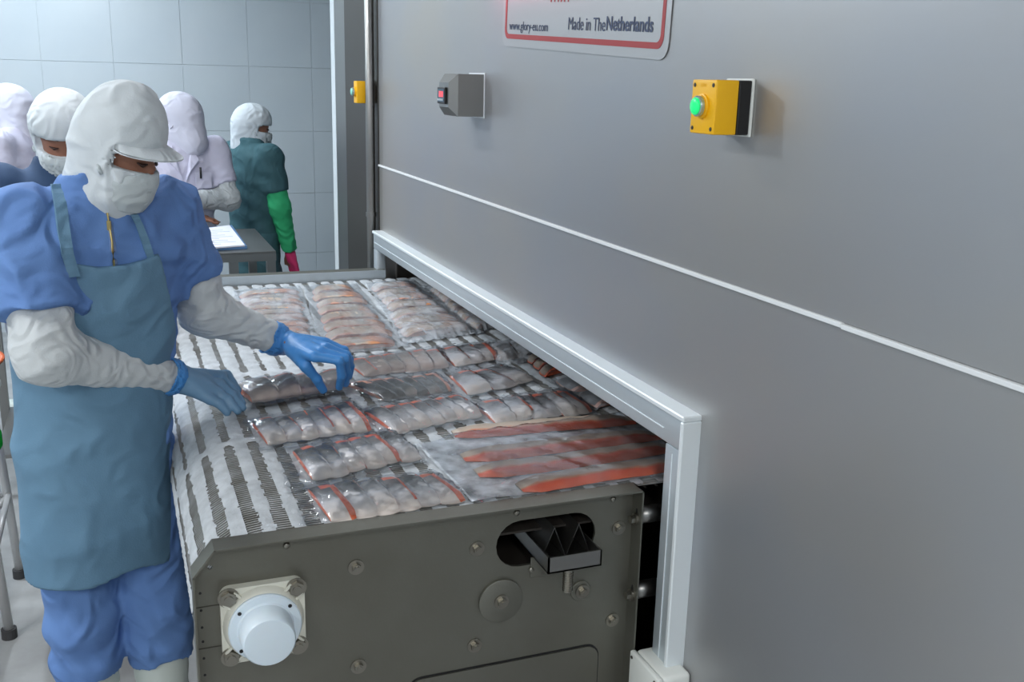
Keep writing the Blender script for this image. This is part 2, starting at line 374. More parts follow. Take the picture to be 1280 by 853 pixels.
# ================================================================== FREEZER CABINET
WX = .90          # face of the steel cabinet
YE = 3.63         # its far end
fz = thing('freezer_cabinet', 'large brushed stainless steel freezer cabinet with the belt opening', 'freezer', (WX, 1.5, 0))
SEAM = 1.341
MB().box((WX, -2.6, SEAM+.004), (WX+.05, YE, CEIL-.02), .002, 1).build('upper_panel', 'steel_wall', fz)
fyz = lambda a, b, d: (d, a, b)
MB().prism([(-2.6, .0), (YE, .0), (YE, SEAM-.003), (-2.6, SEAM-.003)], fyz, WX, WX+.05,
           [[(1.425, .50), (3.59, .50), (3.59, 1.075), (1.425, 1.075)]]).build('lower_panel', 'steel_wall', fz)
MB().box((WX+.05, YE-.05, 0), (2.9, YE, CEIL-.02)).build('end_panel', 'steel_wall', fz)
MB().box((WX-.005, -2.6, SEAM-.0035), (WX+.01, 1.06, SEAM+.0035), .001, 1).build('seam_strip', 'sealant', fz)
MB().box((WX-.005, 1.06, SEAM-.002), (WX+.01, YE, SEAM+.005), .001, 1).build('seam_strip', 'sealant', fz)
# dark inside of the cabinet behind the belt opening
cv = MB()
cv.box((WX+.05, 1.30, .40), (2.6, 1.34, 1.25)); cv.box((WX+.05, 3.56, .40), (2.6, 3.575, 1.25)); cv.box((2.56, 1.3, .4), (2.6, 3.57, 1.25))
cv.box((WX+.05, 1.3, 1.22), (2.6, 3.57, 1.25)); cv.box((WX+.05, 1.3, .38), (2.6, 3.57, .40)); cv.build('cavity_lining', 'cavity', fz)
# pale frame round the opening
fr = MB().box((.868, 1.393, 1.043), (.902, 3.60, 1.104), .003, 2).build('opening_frame', 'frame', fz, angle=40)
MB().box((.868, 1.393, .50), (.902, 1.447, 1.0425), .003, 2).build('frame_post', 'frame', fz, angle=40)
MB().box((.868, 3.555, .50), (.902, 3.60, 1.0425), .003, 2).build('frame_post', 'frame', fz, angle=40)
for a, b in (((.864, 1.387, 1.098), (.902, 3.604, 1.108)), ((.864, 1.387, .50), (.902, 1.397, 1.0975))):
    MB().box(a, b, .002, 1).build('frame_edge', 'frame_edge', fz)
for a, b in (((.8665, 1.455, 1.066), (.869, 3.59, 1.0675)), ((.8665, 1.420, .52), (.869, 1.4215, 1.03))):
    MB().box(a, b).build('frame_groove', 'frame_edge', fz)

# upright post and pipes at the far end of the cabinet
t = thing('steel_post', 'tall pale steel post beside the tiled wall', 'post', (.90, 4.27, 0))
MB().box((.905, 4.20, 0), (1.0, 4.42, CEIL-.01), .006).build('post_body', 'steel', t)
MB().box((.905, 4.425, 0), (.93, 4.50, CEIL-.01), .003).build('edge_trim', 'frame_edge', t)
t = thing('steel_post', 'steel post behind the thin pipe, coloured dark for recess shade', 'post', (.96, 4.0, 0))
MB().box((.8995, 3.645, 0), (1.02, 4.19, CEIL-.01), .002).build('post_body', 'steel_dark', t)  # dark steel colour stands in for the shade of a recess here
t = thing('vertical_pipe', 'slim vertical steel pipe running past the small yellow box', 'pipe', (.8755, 3.662, 0))
MB().cyl((.8755, 3.662, 0), (.8755, 3.662, CEIL-.01), .0165, n=18).build('pipe_run', 'steel', t, True)
for z in (1.16, 2.3): MB().cyl((.8755, 3.662, z-.008), (.8755, 3.662, z+.008), .0195, n=18).build('pipe_clamp', 'steel', t, angle=40)

# sign ---------------------------------------------------------------
def text_mesh(body, size, sx=1.0, bold=0.0):
    c = bpy.data.curves.new('t', 'FONT'); c.body = body; c.size = size; c.extrude = .0004; c.offset = bold
    o = bpy.data.objects.new('t', c); COL.objects.link(o); dg = bpy.context.evaluated_depsgraph_get()
    me = bpy.data.meshes.new_from_object(o.evaluated_get(dg)); bpy.data.objects.remove(o)
    me.transform(Matrix.Diagonal((sx, 1, 1, 1))); return me
p0, p1 = onx(632, 48, WX), onx(830, 62, WX)
ang = math.atan2(p1[2]-p0[2], p0[1]-p1[1])
SW = math.hypot(p1[2]-p0[2], p0[1]-p1[1])
sg = thing('sign_plate', 'grey sign with red border and Made in The Netherlands lettering', 'sign', (WX-.0015, p0[1], p0[2]))
sg.rotation_euler = (0, 0, 0)
def sgn(a, b, d): # sign plane: a to the right (towards -y), b up
    ca, sa = math.cos(ang), math.sin(ang); return (WX-.001-d, p0[1]-(a*ca-b*sa), p0[2]+a*sa+b*ca)
def rrect(x0, y0, x1, y1, r, n=6):
    out = []
    for cx, cy, a0 in ((x1-r, y1-r, 0), (x0+r, y1-r, 90), (x0+r, y0+r, 180), (x1-r, y0+r, 270)):
        for k in range(n+1): a = math.radians(a0+90*k/n); out.append((cx+r*math.cos(a), cy+r*math.sin(a)))
    return out
MB().prism(rrect(-.018, -.018, SW+.018, .52, .03), sgn, 0, .0012).build('backing', 'sign', sg)
MB().prism(rrect(0, 0, SW, .50, .022), sgn, .0012, .0019, [rrect(.011, .011, SW-.011, .489, .014)[::-1]]).build('border', 'red_print', sg)
def sign_text(body, size, width, a, b, m, bold=0.0):
    me = text_mesh(body, size, 1, bold)
    ext = max(v.co.x for v in me.vertices) - min(v.co.x for v in me.vertices); me.transform(Matrix.Diagonal((width/ext, 1, 1, 1)))
    for v in me.vertices: v.co = Vector(sgn(a+v.co.x, b+v.co.y, .0018 + (.0004 if v.co.z > 0 else 0)))
    o = link('lettering', me, m); put(o, sg)
def signpix(x, y):
    q = onx(x, y, WX); dy, dz = p0[1]-q[1], q[2]-p0[2]; ca, sa = math.cos(-ang), math.sin(-ang); return dy*ca-dz*sa, dy*sa+dz*ca
a0, b0 = signpix(638, 37); a1, _ = signpix(686, 38)
sign_text('www.glory-eu.com', .028, (a1-a0), a0, b0, 'navy_print')
a0, b0 = signpix(711, 37); a1, _ = signpix(757, 38)
sign_text('Made in The', .036, (a1-a0), a0, b0, 'navy_print')
a0, b0 = signpix(758.5, 37.5); a1, _ = signpix(817, 39)
sign_text('Netherlands', .036, (a1-a0), a0, b0, 'navy_print', .0007)
for px, wd in ((689.5, 1.6), (694, 1.4), (698.5, 1.2), (702, 1.6), (706, 1.6), (711, 1.2)):   # feet of the red letters cut by the photo's edge
    a, b = signpix(px, 2.5); MB().prism([(a, b), (a+.006*wd*.7, b), (a+.006*wd*.7, b+.03), (a, b+.03)], sgn, .0012, .0019).build('red_letter', 'red_print', sg)
# red signal lamp above the sign
rl = thing('signal_lamp', 'small red signal lamp on the steel cabinet above the sign', 'signal lamp', (WX, 2.40, 1.885))
MB().lathe([(.028, 0), (.03, .004), (.03, .012), (.02, .014)], (WX, 2.40, 1.885), (-1, 0, 0)).build('collar', 'lens_ring', rl, angle=40)
MB().sph((WX-.014, 2.40, 1.885), .02).build('lens', 'redlens', rl, True)
ld = bpy.data.lights.new('signal_light', 'POINT'); ld.energy = .25; ld.color = (1, .05, .15); ld.shadow_soft_size = .02
lo = bpy.data.objects.new('signal_light', ld); COL.objects.link(lo); lo.location = (-.05, 0, 0); lo.parent = rl

# push button boxes ---------------------------------------------------
def button_box(near_y, zc, H, Wd, name_label, lit, dist):
    t = thing('push_button_box', name_label, 'push button', (WX, near_y, zc))
    y0, y1, z0, z1 = near_y, near_y+Wd, zc-H/2, zc+H/2
    MB().box((WX-.0045, y0-.003, z0-.003), (WX, y1+.003, z1+.003), .002).build('mounting_plate', 'white_plastic', t)
    MB().box((WX-.026, y0, z0), (WX-.004, y1, z1), .002).build('base', 'black', t)
    MB().box((WX-.066, y0, z0), (WX-.0262, y1, z1), .0025, 3).build('cover', 'yellow', t, angle=40)
    yc = (y0+y1)/2; o = (WX-.066, yc, zc+.001)
    MB().lathe([(.0185, 0), (.0185, .003), (.016, .004), (.016, .006)], o, (-1, 0, 0)).build('collar', 'yellow', t, angle=40)
    MB().lathe([(.0155, .0062), (.0155, .011), (.0142, .0125), (.0125, .0125)], o, (-1, 0, 0)).build('bezel', 'lens_ring', t, angle=40)
    MB().lathe([(.0128, .0126), (.0125, .015), (.009, .0165), (.003, .017)], o, (-1, 0, 0)).build('button', 'green_glow' if lit else 'green_lens', t, True)
    if dist < 2:
        for sy in (.008, Wd-.008):
            for sz in (z0+.008, z1-.008):
                sc = MB().lathe([(.0032, 0), (.0032, .0006), (.0028, .0009)], (WX-.066, y0+sy, sz), (-1, 0, 0), 14).build('screw', 'steel_dark', t)
                MB().box((WX-.0674, y0+sy-.0022, sz-.0005), (WX-.0668, y0+sy+.0022, sz+.0005)).build('screw_slot', 'black', sc)
        me = text_mesh('ETN', .007, 1.15)
        for v in me.vertices: v.co = Vector((WX-.0661-(.0003 if v.co.z > 0 else 0), yc+.0085-v.co.x, z1-.0105+v.co.y))
        put(link('embossed_word', me, 'yellow'), t)
button_box(1.312, 1.620, .080, .068, 'yellow and black push button box with glowing green button', True, 1.4)
button_box(3.690, 1.600, .078, .05, 'small far yellow push button box beside the slim pipe', False, 3.7)

# display box with bevelled front --------------------------------------
ny, z0, z1, wd = 2.505, 1.560, 1.666, .115
t = thing('display_box', 'small steel box with red digital display on the cabinet', 'display', (WX, ny, 1.61))
MB().box((WX-.003, ny-.004, z0-.004), (WX, ny+wd+.004, z1+.004), .001, 1).build('mounting_plate', 'frame_edge', t)
def frustum():
    m = MB(); bm = m.bm; xs = [WX-.003, WX-.072, WX-.092]
    ins = [0, 0, .022]; rings = []
    for x, i in zip(xs, ins):
        rings.append([bm.verts.new(p) for p in ((x, ny+i*.8, z0+i), (x, ny+wd-i*.8, z0+i), (x, ny+wd-i*.8, z1-i), (x, ny+i*.8, z1-i))])
    for A, B in zip(rings, rings[1:]):
        for k in range(4): bm.faces.new((A[k], A[(k+1) % 4], B[(k+1) % 4], B[k]))
    bm.faces.new(rings[0][::-1]); bm.faces.new(rings[-1]); return m
frustum().build('case', 'steel', t)
zc = (z0+z1)/2 - .002; yc = ny+wd/2+.006
MB().box((WX-.098, yc-.033, zc-.021), (WX-.0922, yc+.033, zc+.021), .002).build('display_bezel', 'black', t)
sc = MB().box((WX-.0986, yc-.027, zc-.016), (WX-.0981, yc+.027, zc+.016)).build('screen', 'screen', t)
for k in range(3):
    a = yc+.014-k*.013; MB().box((WX-.0992, a-.008, zc-.004), (WX-.0987, a, zc+.011)).build('digit', 'digit', sc)
for k in range(4): MB().box((WX-.0992, yc+.02-k*.012, zc-.013), (WX-.0987, yc+.026-k*.012, zc-.008)).build('key', 'frame_edge', sc)

# white junction box low on the cabinet
t = thing('junction_box', 'white plastic junction box at the foot of the pale frame', 'junction box', (.86, 1.41, .57))
MB().box((.842, 1.356, .50), (WX-.0005, 1.4615, .632), .009, 4).build('box_body', 'white_plastic', t, angle=50)
MB().box((.830, 1.356, .50), (.8415, 1.4615, .632), .004, 3).build('lid', 'white_plastic', t, angle=50)
for y, z in ((1.366, .622), (1.4515, .622), (1.366, .51), (1.4515, .51)): MB().cyl((.8298, y, z), (.8285, y, z), .0032, n=12).build('screw', 'steel_dark', t)

# ================================================================== CONVEYOR
BZ = .94; RC = (.187, .82); RR = BZ-RC[1]; Y0, Y1 = 1.505, 3.525
cvr = thing('conveyor', 'stainless conveyor with frosted wire belt coming out of the freezer', 'conveyor', (.45, 2.5, 0))
def prof(s):
    """belt path: s<0 round the end drum, s>=0 flat towards the cabinet -> x, z, nx, nz"""
    if s >= 0: return RC[0]+s, BZ, 0, 1
    a = min(-s/RR, math.pi*.97); return RC[0]-RR*math.sin(a), RC[1]+RR*math.cos(a), -math.sin(a), math.cos(a)
PY = 1.50    # plate face
fxz = lambda a, b, d: (a, d, b)
def stadium(x0, x1, zc, r, n=10):
    out = [(x1+r*math.cos(math.radians(-90+180*k/n)), zc+r*math.sin(math.radians(-90+180*k/n))) for k in range(n+1)]
    out += [(x0+r*math.cos(math.radians(90+180*k/n)), zc+r*math.sin(math.radians(90+180*k/n))) for k in range(n+1)]; return out
out2 = [(.066, .32), (.842, .32), (.842, .947), (.100, .947), (.066, .905)]
slot = stadium(.618, .722, .862, .044)
ep = MB().prism(out2, fxz, PY, PY+.006, [slot[::-1], [(.095+.004*math.cos(k), .902+.004*math.sin(k)) for k in [j*2*math.pi/10 for j in range(10)]]]).build('end_plate', 'steel_plate', cvr)
def lip(pts, th, name='lip'):
    m = MB()
    for (a, b) in zip(pts, pts[1:]):
        d = Vector((b[0]-a[0], b[1]-a[1])).normalized(); nrm = Vector((d.y, -d.x))*th
        m.prism([a, b, (b[0]+nrm.x, b[1]+nrm.y), (a[0]+nrm.x, a[1]+nrm.y)], fxz, PY-.036, PY+.0005)
    return m.build(name, 'steel_plate', ep)
lip([(.066, .32), (.066, .905)], .003); lip([(.066, .905), (.100, .947)], .003); lip([(.100, .947), (.842, .947)], .003, 'top_lip'); lip([(.842, .947), (.842, .32)], .003)
def bolt(x, z, r, parent, y=PY, washer=.0135):
    o = MB().cyl((x, y-.0005, z), (x, y-.0025, z), washer, n=20).cyl((x, y-.0025, z), (x, y-.009, z), r, n=6).cyl((x, y-.009, z), (x, y-.011, z), r*.55, n=10).build('hex_bolt', 'steel_bolt', parent)
    return o
for px in ((445, 709), (596, 686), (773, 660), (448, 833), (593, 807), (765, 775)):
    q = ony(*px, PY); bolt(q[0], q[2], .008, ep)
for px in ((358, 682), (646, 641), (766, 624), (664, 712)):
    q = ony(*px, PY); MB().lathe([(.0055, 0), (.0055, .002), (.004, .004), (.0015, .0045)], (q[0], PY, q[2]), (0, -1, 0), 14).build('pan_screw', 'steel_bolt', ep, True)
q = ony(625, 750, PY); MB().lathe([(.041, 0), (.041, .006), (.039, .007)], (q[0], PY, q[2]), (0, -1, 0), 40).build('cover_disc', 'steel_plate', ep, angle=40); bolt(q[0], q[2], .0085, ep, PY-.007)
q = ony(725, 738, PY); MB().lathe([(.020, 0), (.020, .004), (.019, .005)], (q[0], PY, q[2]), (0, -1, 0), 28).build('cover_disc', 'steel_plate', ep, angle=40); bolt(q[0]+.002, q[2], .008, ep, PY-.005)
MB().prism(rrect(.415, .36, .782, .632, .025), fxz, PY-.004, PY+.001).build('access_panel', 'steel_plate', ep)
MB().prism(rrect(.412, .357, .785, .635, .027), fxz, PY-.0012, PY+.001).build('panel_gasket', 'black', ep)
# hole backing and plates to the left of the drum with rivet holes
for z in (.86, .83, .80, .775, .745, .715): MB().cyl((.078, PY-.0006, z), (.078, PY+.001, z), .0022, n=10).build('rivet', 'black', ep)
for z in (.835, .762): MB().box((.070, PY-.0012, z), (.108, PY+.001, z+.0012)).build('plate_joint', 'steel_dark', ep)
# slotted holes with bolts at the right lip
for px, sl in (((800, 643), .016), ((791, 738), .020)):
    q = ony(px[0], px[1], PY-.01); MB().prism([(a*.5, b*2.6) for a, b in stadium(-.002, .002, 0, .0062)], lambda a, b, d: (.8398-d, PY-.018+a, q[2]+b), 0, .001).build('slot_hole', 'black', ep)
    o = MB().cyl((.8395, PY-.018, q[2]-.004), (.834, PY-.018, q[2]-.004), .011, n=18).cyl((.834, PY-.018, q[2]-.004), (.826, PY-.018, q[2]-.004), .0078, n=6).build('hex_bolt', 'steel_bolt', ep)
    MB().cyl((.8425, PY-.005, q[2]-.004), (.899, PY-.005, q[2]-.004), .0165, n=18).build('spacer_tube', 'steel', cvr, True)
# drip tray in the slot
q0, q1 = ony(668, 702, 1.44), ony(748, 690, 1.44)
tx0, tx1, tz = .646, .748, .842
tr = MB(); tr.box((tx0, 1.435, tz-.012), (tx1, 1.438, tz+.018)); tr.box((tx0, 1.435, tz-.012), (tx0+.003, 1.60, tz+.018)); tr.box((tx1-.003, 1.435, tz-.012), (tx1, 1.60, tz+.018)); tr.box((tx0, 1.435, tz-.012), (tx1, 1.60, tz-.009))
dt = tr.build('drip_tray', 'steel', cvr)
zz = []
for k in range(5): zz.append((tx0+.004+k*(tx1-tx0-.008)/4, tz-.006+(k % 2)*.058))
m = MB()
for a, b in zip(zz, zz[1:]): m.prism([a, b, (b[0], b[1]+.002), (a[0], a[1]+.002)], fxz, 1.475, 1.62)
m.build('folded_sheet', 'steel', dt)
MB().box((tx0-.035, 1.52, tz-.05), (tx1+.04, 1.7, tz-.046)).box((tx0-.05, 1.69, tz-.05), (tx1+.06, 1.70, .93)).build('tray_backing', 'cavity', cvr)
MB().box((.640, PY-.0035, .793), (.716, PY+.001, .832), .001, 1).build('tray_bracket', 'steel_plate', ep)
m = MB().cyl((.696, 1.46, .777), (.696, 1.46, tz-.012), .0085, n=14)
for k in range(9): m.cyl((.696, 1.46, .778+k*.0042), (.696, 1.46, .7802+k*.0042), .0096, n=14)
m.build('threaded_stud', 'steel_bolt', dt, angle=40)
# drum bearing
bh = MB().prism(rrect(.106, .736, .238, .867, .016), fxz, PY-.016, PY-.0005).build('bearing_housing', 'cream_plastic', cvr)
bc = (.172, PY-.016, .801)
MB().lathe([(.064, 0), (.060, .012), (.058, .014)], bc, (0, -1, 0), 36).build('bearing_boss', 'cream_plastic', bh, angle=40)
for sx, sz in ((-1, -1), (-1, 1), (1, -1), (1, 1)):
    c = Vector((.172+sx*.053, PY-.016, .8015+sz*.052)); bolt(c.x, c.z, .0125, bh, PY-.016, .0165)
    d = Vector((-sx, 0, -sz)).normalized(); s_ = Vector((sz, 0, -sx)).normalized()*.002
    for off in (-6, 6):
        p = c+s_*off; p2 = p+d*.03; MB().prism([(p.x-s_.x, p.z-s_.z), (p2.x-s_.x, p2.z-s_.z), (p2.x+s_.x, p2.z+s_.z), (p.x+s_.x, p.z+s_.z)], fxz, PY-.022, PY-.016).build('rib', 'cream_plastic', bh)
cp = MB().lathe([(.0575, .0142), (.0575, .018), (.0555, .020), (.045, .021), (.0425, .024), (.041, .062), (.0385, .066), (.034, .067)], bc, (0, -1, 0), 40).build('bearing_cap', 'cap_plastic', bh, angle=35)
for a in (40, 140, 220): MB().cyl((bc[0]+.051*math.cos(math.radians(a)), PY-.0368, bc[2]+.051*math.sin(math.radians(a))), (bc[0]+.051*math.cos(math.radians(a)), PY-.0376, bc[2]+.051*math.sin(math.radians(a))), .0032, n=10).build('cap_pin', 'black', cp)
# far plate with lip, side beams, drum, legs
MB().box((.075, 3.53, .32), (.895, 3.536, .972)).build('far_plate', 'frame', cvr)
MB().box((.075, 3.5365, .966), (.895, 3.585, .972)).build('far_lip', 'steel_plate', cvr)
MB().cyl((RC[0], Y0+.01, RC[1]), (RC[0], Y1-.01, RC[1]), RR-.030, n=32).build('drum', 'steel_dark', cvr, True)
MB().cyl((RC[0], PY-.01, RC[1]-.01), (RC[0], Y0+.02, RC[1]-.01), .02, n=16).build('drum_shaft', 'steel', cvr, True)
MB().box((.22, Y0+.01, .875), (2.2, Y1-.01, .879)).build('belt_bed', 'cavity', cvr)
for x, y in ((.10, PY+.03), (.80, PY+.03), (.10, 3.50), (.80, 3.50)):
    l = MB().box((x-.02, y-.02, .03), (x+.02, y+.02, .33)).build('leg', 'steel', cvr); MB().cyl((x, y, 0), (x, y, .03), .035, n=20).build('foot', 'rubber', l)
# belt wires (fine, past counting): each wire follows the belt round the drum
ss = [-.34+.34*k/13 for k in range(14)] + [.9, 1.9]
pf = [prof(s) for s in ss]
V, F = [], []
ny_ = int((Y1-Y0)/.0086)
for i in range(ny_):
    y = Y0+.004+i*.0086; hw, th = .0015, .0016
    b = len(V)
    for (x, z, nx, nz) in pf:
        V += [(x, y-hw, z), (x, y+hw, z), (x-nx*th*2, y, z-nz*th*2)]
    for k in range(len(pf)-1):
        o = b+3*k; F += [(o, o+1, o+4, o+3), (o+1, o+2, o+5, o+4), (o+2, o, o+3, o+5)]
wires = pydata('belt_wires', V, F, 'wire', cvr, False); wires['kind'] = 'stuff'
m = MB(); s = -.33
while s < 1.85:
    x, z, nx, nz = prof(s); m.cyl((x-nx*.006, Y0, z-nz*.006), (x-nx*.006, Y1, z-nz*.006), .0022, n=6, cap=False); s += .0235
rods = m.build('belt_rods', 'steel_dark', cvr, True); rods['kind'] = 'stuff'
# frost that has settled on the belt in bands: lumpy layer, real relief
rg = np.random.RandomState(3)
ds, dy = .0032, .0052
NS, NY = int((.36+.95)/ds), int((Y1-Y0)/dy)
sg_ = -.34+ds*np.arange(NS); yg = Y0+.003+dy*np.arange(NY)
SGd, YGd = np.meshgrid(sg_, yg, indexing='ij')
P3 = np.stack([SGd.ravel(), YGd.ravel(), 0*SGd.ravel()], 1).astype(np.float32)
n1 = wob(P3, 38, 1, 11).reshape(NS, NY); n2 = wob(P3, 170, 1, 12).reshape(NS, NY); n3 = wob(P3, 9, 1, 13).reshape(NS, NY); n4 = rg.normal(size=(NS, NY))
band = np.cos((SGd+RC[0]-.192)/.0475*2*math.pi)            # +1 in the middle of a white band
far = np.clip((YGd-1.62)/.75, 0, 1); curve = np.clip(-SGd/.12, 0, 1)
mask = .8*band + .20*n1 + .10*n2 + .17*n4*(1-.5*far) + .18*n3 + .50*far + .35*curve - .05
for ys in (1.955, 2.42, 2.90, 3.35): mask += 2.4*np.exp(-((YGd-ys-.012*np.sin(SGd*9))/.010)**2)
mask[(YGd < 1.52)] += -.2
hgt = .0006 + .0016*np.clip(mask, 0, 1.5) + .0007*n4*.5 + .0006*n2
cell = (mask[:-1, :-1]+mask[1:, :-1]+mask[:-1, 1:]+mask[1:, 1:]) > 0
vid = -np.ones((NS, NY), int); V, F = [], []
for a, b in np.argwhere(cell):
    ids = []
    for (i, j) in ((a, b), (a+1, b), (a+1, b+1), (a, b+1)):
        if vid[i, j] < 0:
            x, z, nx, nz = prof(float(sg_[i])); h = float(hgt[i, j]); vid[i, j] = len(V); V.append((x+nx*h, float(yg[j]), z+nz*h))
        ids.append(vid[i, j])
    F.append(ids)
frost = pydata('frost', V, F, 'frost', cvr, True); frost['kind'] = 'stuff'

# ================================================================== FISH PACKS ON THE BELT
FZ = BZ+.004
def bil(Q, u, v):
    return (Q[0]*(1-u)*(1-v)+Q[1]*u*(1-v)+Q[2]*u*v+Q[3]*(1-u)*v)
def quad(px, z=FZ): return [np.array(onz(x, y, z)) for x, y in px]
GRP = 'vacuum packs of fish on the belt'
def pack(px, n, label, top='skin_top', side='flesh', along='u', thick=.0115, film='film', zoff=0.0, margin=(.12, .14, .10, .12), orange=(), tilt=(0, 0), shingle=.5, seed=1, lean=0.0, gap=.0, name='fish_pack', side_frac=.16):
    rr = random.Random(seed); Q = quad(px, FZ); c = sum(Q)/4
    root = thing(name, label, 'fish pack', (c[0], c[1], FZ+zoff), GRP)
    L1 = np.linalg.norm(Q[1]-Q[0]); L2 = np.linalg.norm(Q[3]-Q[0])
    lift = lambda u, v: zoff + tilt[0]*(u-.5) + tilt[1]*(v-.5)
    spans = []; NB_ = 8
    for i in range(n):
        a0, a1 = (i+gap)/n, (i+1-gap)/n; ov = (.12 if gap == 0 else 0)/n
        e0, e1 = rr.uniform(-.03, .05), 1+rr.uniform(-.05, .04)
        hh = thick*rr.uniform(.85, 1.15); spans.append((a0-ov, a1+ov*.2, e0, e1, hh))
        NA, NB = 7, NB_; TA = (0, .15, .35, .55, .75, .90, .96, 1); V, U, F, MI = [], [], [], []
        fo = side_frac*rr.choice((.3, .7, 1)) if i not in orange else .22
        tip = rr.random() < .6; cutl = rr.choice((2, 3, 4, NB_-1)) if i not in orange else NB_; jl = rr.uniform(-.25, .25); dz = rr.uniform(0, .004)
        for k in range(NA+1):
            for l in range(NB+1):
                ta, tb = TA[k], l/NB
                a = a0-ov + (a1-a0+1.2*ov)*ta + (lean+jl)*(tb-.5)/n; b = e0+(e1-e0)*tb
                # rounded ends in plan
                b = .5+(b-.5)*(1-.10*(2*ta-1)**2)
                u, v = (a, b) if along == 'u' else (b, a)
                p = bil(Q, u, v)
                edge = (1-abs(2*tb-1)**6)*(.80+.20*(1-abs(2*ta-1)**4))
                z = FZ + lift(u, v) + hh*edge*(1-.22*tb) + .0015*rr.uniform(-1, 1) + shingle*hh*((ta-.35)*1.3)*edge + dz*edge
                V.append((p[0], p[1], max(z, FZ+lift(u, v)+.001))); U.append((ta, tb))
        nt = len(V)
        for k in range(NA+1):
            for l in range(NB+1):
                x, y, z = V[k*(NB+1)+l]; q = (TA[k], l/NB); V.append((x, y, FZ+zoff*.6+lift(.5, .5)*.4 if zoff else FZ)); U.append(q)
        for k in range(NA):
            for l in range(NB):
                o = k*(NB+1)+l; F.append((o, o+NB+1, o+NB+2, o+1)); MI.append(1 if ((TA[k]+TA[k+1])/2 > 1-fo and l < cutl) or (tip and l <= 1 and 3 <= k+l and along == 'u') else 0)
        for k in range(NA):
            for l in (0, NB):
                o = k*(NB+1)+l; F.append((o, o+nt, o+nt+NB+1, o+NB+1)); MI.append(1 if l == 0 else 0)
        for l in range(NB):
            for k in (0, NA):
                o = k*(NB+1)+l; F.append((o, o+1, o+nt+1, o+nt)); MI.append(1)
        o = pydata('fish_slice' if along == 'u' else 'fish_strip', V, F, [top, side], root, True, U, MI)
        md = o.modifiers.new('soft', 'SUBSURF'); md.levels = md.render_levels = 1
    # film: drapes over the slices, flat seal flange around them
    ml, mr_, mt, mb = [m_*(1.35 if along == 'u' else 1) for m_ in margin]; NU, NV = 60, 34; V, F = [], []
    nz = lambda x, y: (math.sin(x*140+y*60+seed)+math.sin(y*170-x*50+2*seed)+math.sin((x+y)*260+seed*3))/3
    crease = lambda x, y: (1-abs(math.sin(x*48+y*31+seed)))**3 + (1-abs(math.sin(y*57-x*23+2*seed)))**3 + .7*(1-abs(math.sin((x-y)*77+seed)))**3
    for i in range(NU+1):
        for j in range(NV+1):
            u = -ml+(1+ml+mr_)*i/NU; v = -mt+(1+mt+mb)*j/NV; p = bil(Q, u, v); a, b = (u, v) if along == 'u' else (v, u); h = 0
            for (s0, s1, e0, e1, hh) in spans:
                la = a - lean*(b-.5)/n; ta = (la-s0)/(s1-s0); tb = (b-e0)/(e1-e0)
                if -.25 < ta < 1.25 and -.12 < tb < 1.12:
                    ec = max(0, 1-abs(2*tb-1)**5)*(.80+.20*max(0, 1-abs(2*ta-1)**3)); tc = min(1, max(0, ta))
                    h = max(h, hh*ec*(1-.22*tb)*(1 if 0 <= ta <= 1 else .6) + shingle*hh*((tc-.35)*1.3)*ec + .002)
            edgef = min(1, min(u+ml, 1+mr_-u)/.05, min(v+mt, 1+mb-v)/.05)
            z = FZ + lift(u, v)*(1 if zoff else 1) + h + .0018 + .0016*nz(p[0], p[1])*(1.6 if h < .002 else .5) + (.0045 if h < .002 else .0012)*crease(p[0], p[1])*max(0, edgef)
            V.append((p[0]+.002*math.sin(v*23+seed), p[1]+.002*math.sin(u*31+seed), max(z, FZ-.0005+lift(u, v))))
    for i in range(NU):
        for j in range(NV): o = i*(NV+1)+j; F.append((o, o+1, o+NV+2, o+NV+1))
    pydata('film', V, F, film, root, True)
    return root
# nearest steaks, from the end plate backwards
pack([(394, 607), (538, 592), (577, 629), (408, 655)], 6, 'nearest pack of grey fish slices lying against the end plate', orange=(0, 5), seed=2, margin=(.13, .05, .06, .0), lean=.5)
pack([(372, 562), (486, 541), (520, 576), (388, 604)], 6, 'second nearest pack of grey fish slices with orange tips', orange=(4,), seed=3, margin=(.16, .06, .10, .10), lean=.5)
pack([(318, 527), (436, 504), (459, 540), (335, 560)], 6, 'leftmost pack of grey fish slices just below the gloved hands', orange=(5,), seed=4, margin=(.08, .06, .08, .08), lean=.4)
pack([(460, 512), (566, 496), (601, 522), (490, 545)], 7, 'pack of grey fish slices mid-belt, left of the long red fillets', seed=5, margin=(.06, .08, .10, .08), lean=.6)
pack([(597, 503), (648, 497), (664, 524), (618, 533)], 2, 'short pack of two grey fish slices above the long red fillets', seed=6, margin=(.08, .08, .10, .06), lean=.4)
pack([(644, 497), (702, 488), (735, 517), (666, 528)], 4, 'pack of grey fish slices nearest the pale frame', seed=7, margin=(.06, .08, .10, .06), lean=.6, orange=(3,))
pack([(438, 480), (545, 468), (561, 492), (476, 502)], 6, 'pack of dark-skinned fish slices with pink cut edges', top='skin_dark', side='flesh_pale', seed=8, side_frac=.36, margin=(.06, .08, .10, .10), lean=.9, orange=(5,))
pack([(436, 450), (548, 437), (556, 461), (452, 473)], 6, 'pack of pinkish grey fish slices beside the pinching glove', top='skin_pink', seed=9, margin=(.06, .06, .12, .10), lean=.5)
pack([(551, 437), (606, 430), (621, 450), (566, 461)], 3, 'small pack of grey fish slices behind the dark-skinned ones', seed=10, margin=(.06, .06, .12, .10), lean=.5, orange=(2,))
pack([(566, 468), (624, 459), (664, 479), (584, 496)], 3, 'pack of three broad grey fish slices in the middle right', seed=11, margin=(.08, .08, .12, .08), lean=.5)
